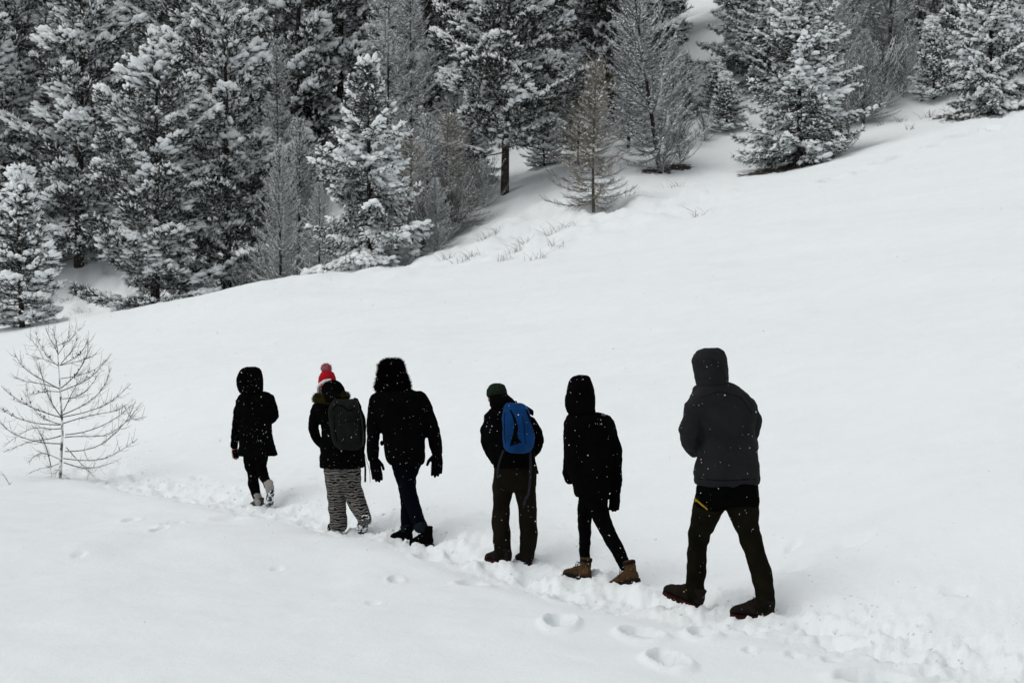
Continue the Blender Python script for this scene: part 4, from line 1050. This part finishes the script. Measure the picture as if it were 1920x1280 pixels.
link('strap', mesh_np('strap', *tube([p.P(270, 525, -.18), p.P(252, 570, -.19), p.P(240, 610, -.19), p.P(233, 650, -.19), p.P(232, 690, -.18)], [(.009, .003)] * 5, 8)), M['web'], bag)
link('strap', mesh_np('strap', *tube([p.P(430, 535, -.18), p.P(432, 620, -.19), p.P(428, 720, -.19), p.P(420, 785, -.19), p.P(402, 815, -.18), p.P(390, 855, -.18)], [(.011, .003)] * 6, 8)), M['web'], bag)
link('strap', mesh_np('strap', *tube([p.P(450, 570, -.12), p.P(464, 620, -.13), p.P(475, 664, -.13)], [(.008, .003)] * 3, 8)), M['black'], bag)
for sx in (215, 385):
    link('shoulder_strap', mesh_np('shoulder_strap', *tube([p.P(sx + 60, 300, -.16), p.P(sx + 25, 278, -.10), p.P(sx, 280, 0), p.P(sx - 5, 330, .15), p.P(sx, 450, .17), p.P(sx + 20, 530, .1)], [(.028, .008)] * 6, 10, (1, 0, 0))), M['black'], bag)

# --- fifth: hooded black jacket, leggings, tan boots
p = Person(10.9, 1020, 680, 2.845, 330, 1185, 'person in black hooded jacket, black leggings and tan laced hiking boots', R(46))
torso = [(264, 150, 300, 0, .08), (282, 120, 340, 0, .13), (310, 106, 370, 0, .155), (350, 104, 378, 0, .165), (420, 108, 372, 0, .165), (500, 112, 366, 0, .16), (580, 128, 362, 0, .155), (650, 150, 358, 0, .155), (690, 164, 352, 0, .155), (713, 170, 344, 0, .15)]
armL = [(130, 325, .05, 28), (131, 420, .08, 28), (132, 500, .10, 28), (128, 585, .12, 30), (140, 624, .15, 28)]
armR = [(345, 318, 0, 33), (363, 400, -.02, 34), (383, 478, -.03, 36), (385, 560, -.02, 32), (385, 640, 0, 30), (384, 692, .02, 27)]
legL = [(240, 680, 0, 48), (216, 780, .10, 40), (216, 850, .18, 37), (218, 950, .20, 32), (217, 1058, .20, 28)]
legR = [(285, 680, 0, 58), (290, 770, 0, 52), (307, 830, -.03, 46), (350, 920, -.08, 39), (395, 1002, -.13, 35), (434, 1088, -.18, 31)]
c = p.body(torso, [armL, armR], [legL, legR], (196, 165, .02, .10), [(p.P(220, 1110, .2), p.P(200, 1138, .28)), (p.P(450, 1140, -.18), p.P(435, 1180, -.1))])
jk = p.part('jacket', [p.rings(torso), p.limb(armL), p.limb(armR), tube([p.P(140, 318), p.P(340, 316)], [.06, .06], 12)], M['black'])
hood = p.part('hood', [p.rings([(66, 182, 232, 0, .04), (75, 152, 245, 0, .08), (100, 131, 256, 0, .115), (140, 119, 267, 0, .135), (190, 113, 272, 0, .142), (235, 111, 273, 0, .14), (262, 120, 276, 0, .125), (282, 135, 272, 0, .10)])], M['black'], jk, .012, 3, (.004, 12, 4))
open_hood(hood.data, Vector(c), p.yaw, .085, c[2] - .13, c[2] + .07)
bb = bvh_of(jk.data)
q = lambda *a: [tuple(p.P(x, y, -.15)[[0, 2]]) for x, y in a]
link('logo_patch', strip(bb, q((308, 281), (312, 274), (320, 272)), q((334, 286), (333, 279), (326, 273)), 6, 6, .004), M['patch'], jk)
p.part('leggings', [p.limb(legL), p.limb(legR)], M['black2'], wr=(.005, 14, 6))
p.part('glove', hand_shapes(p.P(384, 690, .02), (-.12, .1, -1), (-1, .2, 0), 1.08, .45), M['black'], None, .006, 2, None)
bt = boot(p.root, p.P(246, 1158, .12), R(48), R(2), .265, M['tan'], M['rubber'], M['dark_leather'], M['dark_leather'], .185, shaft_r=.052, tall=1.1)
bt2 = boot(p.root, p.P(508, 1166, -.26), R(54), R(-17), .27, M['tan'], M['rubber'], M['dark_leather'], M['dark_leather'], .185, shaft_r=.052, tall=1.1)
for bt_, (hx, hz, d) in ((bt, (232, 1130, -.0), ), (bt2, (488, 1152, -.3))):
    bb = bvh_of(bt_.data)
    a = (hx, hz)
    link('heel_patch', strip(bb, q((a[0] - 22, a[1] + 22), (a[0] - 14, a[1] - 2), (a[0] + 2, a[1] - 14)), q((a[0] + 12, a[1] + 20), (a[0] + 14, a[1] + 4), (a[0] + 12, a[1] - 12)), 8, 5, .003), M['tan2'], bt_)

# --- last: charcoal hooded jacket, olive trousers
p = Person(9.6, 1220, 630, 2.2857, 330, 1210, 'tall person in charcoal grey hooded jacket and dark olive trousers, nearest and last in line', R(42))
torso = [(206, 215, 335, 0, .09), (224, 184, 372, 0, .13), (252, 162, 412, 0, .155), (290, 154, 440, 0, .165), (350, 182, 448, 0, .17), (420, 204, 452, 0, .17), (480, 202, 455, 0, .165), (540, 198, 463, 0, .165), (590, 190, 467, 0, .17), (614, 189, 468, 0, .172), (628, 196, 462, 0, .165), (634, 208, 452, 0, .15)]
armL = [(192, 282, .0, 36), (182, 340, -.04, 44), (166, 405, -.07, 47), (172, 452, .0, 43), (190, 500, .13, 32)]
armR = [(420, 308, 0, 32), (440, 370, -.02, 31), (447, 425, -.02, 26), (444, 466, .10, 22)]
legL = [(258, 630, 0, 55), (248, 730, .03, 66), (214, 830, .12, 50), (200, 900, .17, 42), (196, 1000, .19, 43), (190, 1060, .20, 41), (190, 1112, .20, 39)]
legR = [(395, 630, 0, 65), (392, 730, 0, 70), (420, 840, -.06, 47), (446, 925, -.10, 46), (481, 1035, -.15, 45), (485, 1095, -.16, 41), (490, 1160, -.16, 45)]
c = p.body(torso, [armL, armR], [legL, legR], (250, 135, .03, .11), [(p.P(195, 1130, .2), p.P(170, 1140, .28)), (p.P(495, 1185, -.16), p.P(470, 1205, -.08))])
jk = p.part('jacket', [p.rings(torso), p.limb(armL), p.limb(armR), tube([p.P(188, 268), p.P(420, 300)], [.055, .055], 12)], M['char'], None, .009, 2, (.015, 6.0, 21))
hood = p.part('hood', [p.rings([(51, 228, 293, 0, .05), (64, 196, 312, 0, .10), (100, 177, 326, 0, .13), (140, 181, 330, 0, .14), (175, 189, 332, 0, .14), (205, 197, 333, 0, .13), (224, 205, 335, 0, .11)])], M['char'], jk, .010, 3, (.005, 12, 24))
open_hood(hood.data, Vector(c), p.yaw, .09, c[2] - .14, c[2] + .07)
bb = bvh_of(jk.data); q = lambda *a: [tuple(p.P(x, y, -.17)[[0, 2]]) for x, y in a]
link('yoke_seam', strip(bb, q((218, 262), (300, 236), (390, 262), (440, 330)), q((218, 264), (300, 238), (389, 264), (438, 332)), 20, 3, .001, .003), M['black'], jk)
link('hem_seam', strip(bb, q((200, 612), (300, 616), (455, 612)), q((200, 615), (300, 619), (455, 615)), 20, 3, .001, .003), M['black'], jk)
tr = p.part('trousers', [p.limb(legL), p.limb(legR)], M['olive'], None, .011, 4, (.007, 8, 6))
def clip(l, y1):
    o = [t for t in l if t[0 if len(t) == 5 else 1] <= y1]; return o
seat = p.part('seat_panel', [p.limb([(258, 640, 0, 57), (251, 715, .02, 67)]), p.limb([(395, 640, 0, 67), (392, 722, 0, 72)]), p.rings([(625, 206, 458, 0, .15), (680, 196, 462, 0, .15), (722, 215, 450, 0, .11)])], M['black'], tr, .011, 4, (.006, 8, 9))
bb = bvh_of(seat.data); bb2 = bvh_of(tr.data)
link('zip', strip(bb2, q((200, 708), (226, 732), (251, 752)), q((203, 703), (230, 726), (254, 747)), 10, 3, .012, .014), M['yellow'], tr)
link('zip_pull', strip(bb2, q((198, 708), (206, 724)), q((203, 706), (210, 722)), 5, 3, .012, .014), M['yellow'], tr)
for j in range(2):
    e = p
b1 = boot(p.root, p.P(214, 1176, .16), R(55), R(17), .31, M['dark_leather'], M['red_rubber'], None, M['black_fur'], .135, fat=1.04, tall=1.38)
b2 = boot(p.root, p.P(528, 1224, -.21), R(58), R(0), .31, M['dark_leather'], M['red_rubber'], None, M['black_fur'], .135, fat=1.04, tall=1.38)
for b_o, spots in ((b1, ((168, 1105), (176, 1112), (184, 1120), (157, 1113))), (b2, ((452, 1155), (456, 1164), (462, 1173), (470, 1180)))):
    bb = bvh_of(b_o.data)
    for (x, y) in spots:
        hit = bb.ray_cast(Vector((p.P(x, y)[0], -2, p.P(x, y)[2])), Vector((0, 1, 0)))
        if hit[0] is not None:
            link('eyelet', mesh_np('eyelet', *ball(tuple(hit[0]), .0055, 8, 5)), M['eyelet'], b_o)

# ------------------------------------------------------------------ leafless sapling beside the track
SD = 20.4
sx0 = (113 - 960) / F * SD; sz0 = gz(sx0, SD)
sap = link('larch_sapling', None, loc=(sx0, SD, sz0 - .03))
sap.scale = (.95, .95, .95)
tag(sap, 'small leafless larch sapling with cones and thin upswept branches at the left', 'sapling')
def SPt(zx, zy, dy=0):
    d = SD + dy
    return np.array(((zx / 3.765 - 960) / F * d - sx0, dy, CAMZ + (HOR - (580 + zy / 3.765)) / F * d - sz0 + .03))
rng = np.random.RandomState(8)
tsp = Soup()
limb(tsp, [SPt(*q_) for q_ in ((425, 1215), (428, 1100), (432, 1000), (441, 870), (438, 740), (429, 600), (420, 450), (412, 350), (408, 270))], .028, .008, 8)
link('trunk', tsp.mesh('trunk'), snow_topped('sapling_bark', (.08, .066, .052), (.16, .135, .11), SNOWC, .36, .52, 14), sap)
BR = [((409, 270), (450, 210), (510, 150), (577, 74)), ((409, 268), (380, 205), (345, 150), (318, 74)), ((408, 272), (402, 200), (385, 140), (370, 80)), ((412, 200), (480, 180), (492, 72)),
      ((413, 357), (335, 292), (270, 200), (240, 95)), ((412, 352), (300, 300), (240, 295), (168, 262)), ((300, 300), (260, 220), (190, 142)),
      ((422, 350), (520, 310), (590, 250), (630, 172)), ((425, 352), (560, 322), (640, 300), (692, 265)), ((430, 340), (500, 260), (555, 145)),
      ((432, 520), (515, 455), (600, 340), (638, 240), (630, 165)), ((432, 542), (590, 482), (680, 420), (770, 308)),
      ((420, 527), (280, 452), (180, 395), (120, 330), (86, 265)), ((422, 547), (330, 542), (240, 560), (150, 582)), ((300, 470), (285, 410), (270, 358)), ((420, 520), (250, 480), (150, 470), (80, 430)),
      ((432, 733), (375, 660), (325, 550), (300, 470), (272, 362)), ((440, 720), (580, 662), (690, 590), (760, 500), (775, 450), (806, 368)),
      ((440, 736), (620, 702), (760, 650), (870, 570), (952, 484)), ((430, 737), (300, 702), (170, 645), (80, 585), (0, 522)),
      ((426, 787), (320, 762), (240, 690), (190, 630), (170, 490)), ((426, 793), (240, 787), (100, 742), (0, 688), (-40, 650)),
      ((450, 782), (600, 732), (760, 702), (860, 692), (905, 640)), ((450, 690), (520, 540), (560, 480)), ((462, 866), (620, 852), (800, 772), (900, 700), (960, 640)),
      ((460, 886), (560, 872), (760, 890), (860, 820), (950, 740), (1025, 628)), ((425, 932), (300, 932), (150, 892), (60, 850), (0, 805), (-60, 740)),
      ((462, 990), (600, 990), (740, 942), (800, 880), (930, 772), (970, 640)), ((450, 1042), (600, 1062), (760, 1050), (900, 972), (1000, 895)),
      ((450, 1072), (600, 1120), (740, 1102), (880, 1042)), ((430, 1072), (370, 1102), (280, 1115), (195, 1150)), ((356, 1105), (335, 1000), (292, 882), (240, 800)),
      ((430, 1052), (300, 992), (240, 1020), (180, 1077)), ((440, 870), (350, 900), (250, 905), (130, 940), (0, 1000)), ((430, 820), (350, 830), (250, 800), (120, 860), (0, 960)),
      ((470, 960), (540, 1040), (620, 1120), (660, 1160)), ((440, 1100), (400, 1140), (355, 1180)), ((430, 1150), (470, 1180), (515, 1205)), ((440, 600), (560, 590), (660, 500), (720, 400)),
      ((430, 450), (560, 430), (700, 380), (760, 310)), ((900, 650), (960, 760), (1050, 730))]
bmat = snow_topped('sapling_branches', (.075, .062, .048), (.15, .125, .095), SNOWC, .86, 1.15, 18)
cones = Soup()
for bi, b_ in enumerate(BR):
    dyt = rng.uniform(-.55, .55)
    L0 = abs(b_[-1][0] - b_[0][0]) + 80
    P_ = [SPt(x, y, dyt * min(1, abs(x - b_[0][0]) / L0 * 1.2)) for x, y in b_]
    # smooth the polyline
    t = np.linspace(0, 1, len(P_)); tt = np.linspace(0, 1, 11)
    A = np.array(P_); Q_ = np.stack([np.interp(tt, t, A[:, i]) for i in range(3)], 1)
    for _ in range(2): Q_[1:-1] = (Q_[:-2] + 2 * Q_[1:-1] + Q_[2:]) / 4
    bsp = Soup()
    Lm = np.linalg.norm(np.diff(Q_, axis=0), axis=1).sum()
    limb(bsp, list(Q_), .0042 + .0070 * min(1, Lm / 1.1), .0026, 5)
    for _ in range(int(6 + 20 * Lm)):
        j = rng.randint(2, 10); p_ = Q_[j]; d_ = Q_[j] - Q_[j - 1]; d_ /= np.linalg.norm(d_)
        a = rng.normal(size=3) * np.array((.8, .8, .7)); a[2] += .05; q_ = d_ * .9 + a * .7; q_ /= np.linalg.norm(q_)
        l = rng.uniform(.07, .27) * (1.15 - .05 * j)
        limb(bsp, [p_, p_ + q_ * l * .5, p_ + q_ * l + np.array((0, 0, .22 * l))], .0028, .0016, 4)
    br_ = link('branch', bsp.mesh('branch'), bmat, sap)
    if bi in (4, 7, 10, 11, 13, 19, 20, 21):
        for _ in range(6):
            j = rng.randint(3, 8); p_ = Q_[j] + rng.normal(size=3) * .015 + np.array((0, 0, .018))
            link('cone', mesh_np('cone', *ball(p_, (.011, .011, .017), 8, 6)), bmat, br_)

# dry stalks poking through the snow
for i, (px, py, n_, h, lb) in enumerate([(18, 888, 3, .30, 'three thin dry stalks in the snow left of the sapling'), (1410 - 100, 405, 5, .4, 'dry stalks in the snow below the frosted larch'), (1035, 440, 6, .45, 'dry stalks in the snow below the golden brown larch'),
                                         (965, 472, 8, .35, 'dark dry tuft in the snow on the middle slope'), (890, 480, 7, .35, 'dry tuft in the snow near the ridge end'), (865, 490, 6, .3, 'leftmost dry tuft on the ridge end'),
                                         (1040, 465, 5, .3, 'pale dry stalks in the snow right of the dark tuft'), (930, 440, 6, .35, 'dry stalks near the forest shadow'), (155, 585, 6, .35, 'dry twigs on the snow bank at the left'),
                                         (1690, 232, 7, .3, 'dry tufts on the slope between wide spruce and right edge'), (1740, 222, 9, .4, 'dark dry clump near the right edge brown ground'), (1180, 372, 6, .4, 'dry twigs right of the golden brown larch'), (842, 486, 6, .34, 'short dry twigs just right of the low shrub on the ridge'), (905, 462, 6, .34, 'dry twigs between ridge end and forest shadow'), (945, 488, 6, .34, 'lowest dry tuft in the middle of the bank'), (985, 452, 6, .34, 'dry twigs above the dark tuft on the bank'), (1005, 485, 6, .34, 'thin dry twigs right below the dark tuft'), (1065, 425, 6, .34, 'dry twigs just left below the golden brown larch'), (1140, 402, 6, .34, 'dry twigs at the right foot of the golden brown larch'), (1265, 352, 6, .34, 'dry twigs below the dense grey larch'), (200, 560, 6, .34, 'dry twigs low on the snow bank at the left'), (125, 560, 6, .34, 'dry twigs beside the pale young spruce at the left'), (1705, 246, 6, .34, 'lowest dry tuft on the slope right of the wide spruce'), (1775, 214, 6, .34, 'dry tuft beside the brown ground at the right'), (1650, 238, 6, .3, 'small dry tuft right of the wide spruce')]):
    if i == 0: x, y = (px - 960) / F * 20, 20
    else: x, y = on_slope(px, py)
    sp_ = Soup()
    for k in range(n_ * 3 if i else n_):
        ox, oy = rng.normal(size=2) * (.13 if i else .1)
        z = gz(x + ox, y + oy)
        d_ = np.array((rng.normal() * .9, rng.normal() * .9, .8)); l = h * rng.uniform(.15, .85)
        limb(sp_, [(ox, oy, z - .03), (ox + d_[0] * l * .5, oy + d_[1] * l * .5, z + l * .55), (ox + d_[0] * l * 1.2, oy + d_[1] * l, z + l)], .007 if i else .004, .003 if i else .002, 3)
    o = link('dry_stalks', sp_.mesh('dry_stalks'), mat_bare_wood, None, (x, y, 0))
    tag(o, lb, 'dry grass', 'dry stalks sticking out of the snow')

# loose lumps of kicked-up snow along the track
cl = Soup(); K = 1500
v = rng.uniform(-3.5, 15, K); u = rng.normal(size=K) * .42 + .22
u = np.where(rng.uniform(size=K) < .12, rng.uniform(-1.2, 1.9, K), u)
x = P0[0] + .837 * u - .547 * v; y = P0[1] + .547 * u + .837 * v
z = ground(x, y)
sz_ = np.clip(rng.lognormal(-4.75, .5, K), .004, .026)
scatter(cl, ICO_V, ICO_F, np.stack([x, y, z - sz_ * .25], 1), rng.normal(size=(K, 3)), np.stack([sz_, sz_ * rng.uniform(.7, 1, K), sz_ * rng.uniform(.6, .9, K)], 1), jit=.3, rng=rng)
tag(link('snow_crumbs', cl.mesh('snow_crumbs'), mat_snow), 'loose crumbs of snow kicked up along the track', 'snow', kind='stuff')

# falling snow
K = 62000
d = 4.2 + (22 - 4.2) * rng.uniform(size=K) ** .55
x = rng.uniform(-.46, .46, K) * d; zz = CAMZ + rng.uniform(-.28, .33, K) * d
pz = np.stack([x, d, zz], 1)
g = ground(pz[:, 0], pz[:, 1], False)
pz = pz[(pz[:, 2] > g + .05)]
sz_ = np.clip(rng.lognormal(-6.5, .42, len(pz)), .0009, .0040)
fl = Soup()
KF = 30000                     # the denser far curtain in front of the forest
d = 22 + 26 * rng.uniform(size=KF) ** .7
pf = np.stack([rng.uniform(-.40, .40, KF) * d, d, CAMZ + rng.uniform(-.02, .27, KF) * d], 1)
pf = pf[pf[:, 2] > base_z(pf[:, 0], pf[:, 1]) + .1]
sf = np.clip(rng.lognormal(-5.6, .35, len(pf)), .0022, .0075)
scatter(fl, TET_V, TET_F, pf, rng.normal(size=(len(pf), 3)), np.stack([sf * 1.3, sf, sf], 1), jit=.3, rng=rng)
scatter(fl, TET_V, TET_F, pz, rng.normal(size=(len(pz), 3)), np.stack([sz_ * rng.uniform(1, 1.7, len(pz)), sz_, sz_ * .8], 1), jit=.3, rng=rng)
tag(link('falling_snow', fl.mesh('falling_snow'), mat_snow), 'small flakes of falling snow in the air', 'snow', kind='stuff')
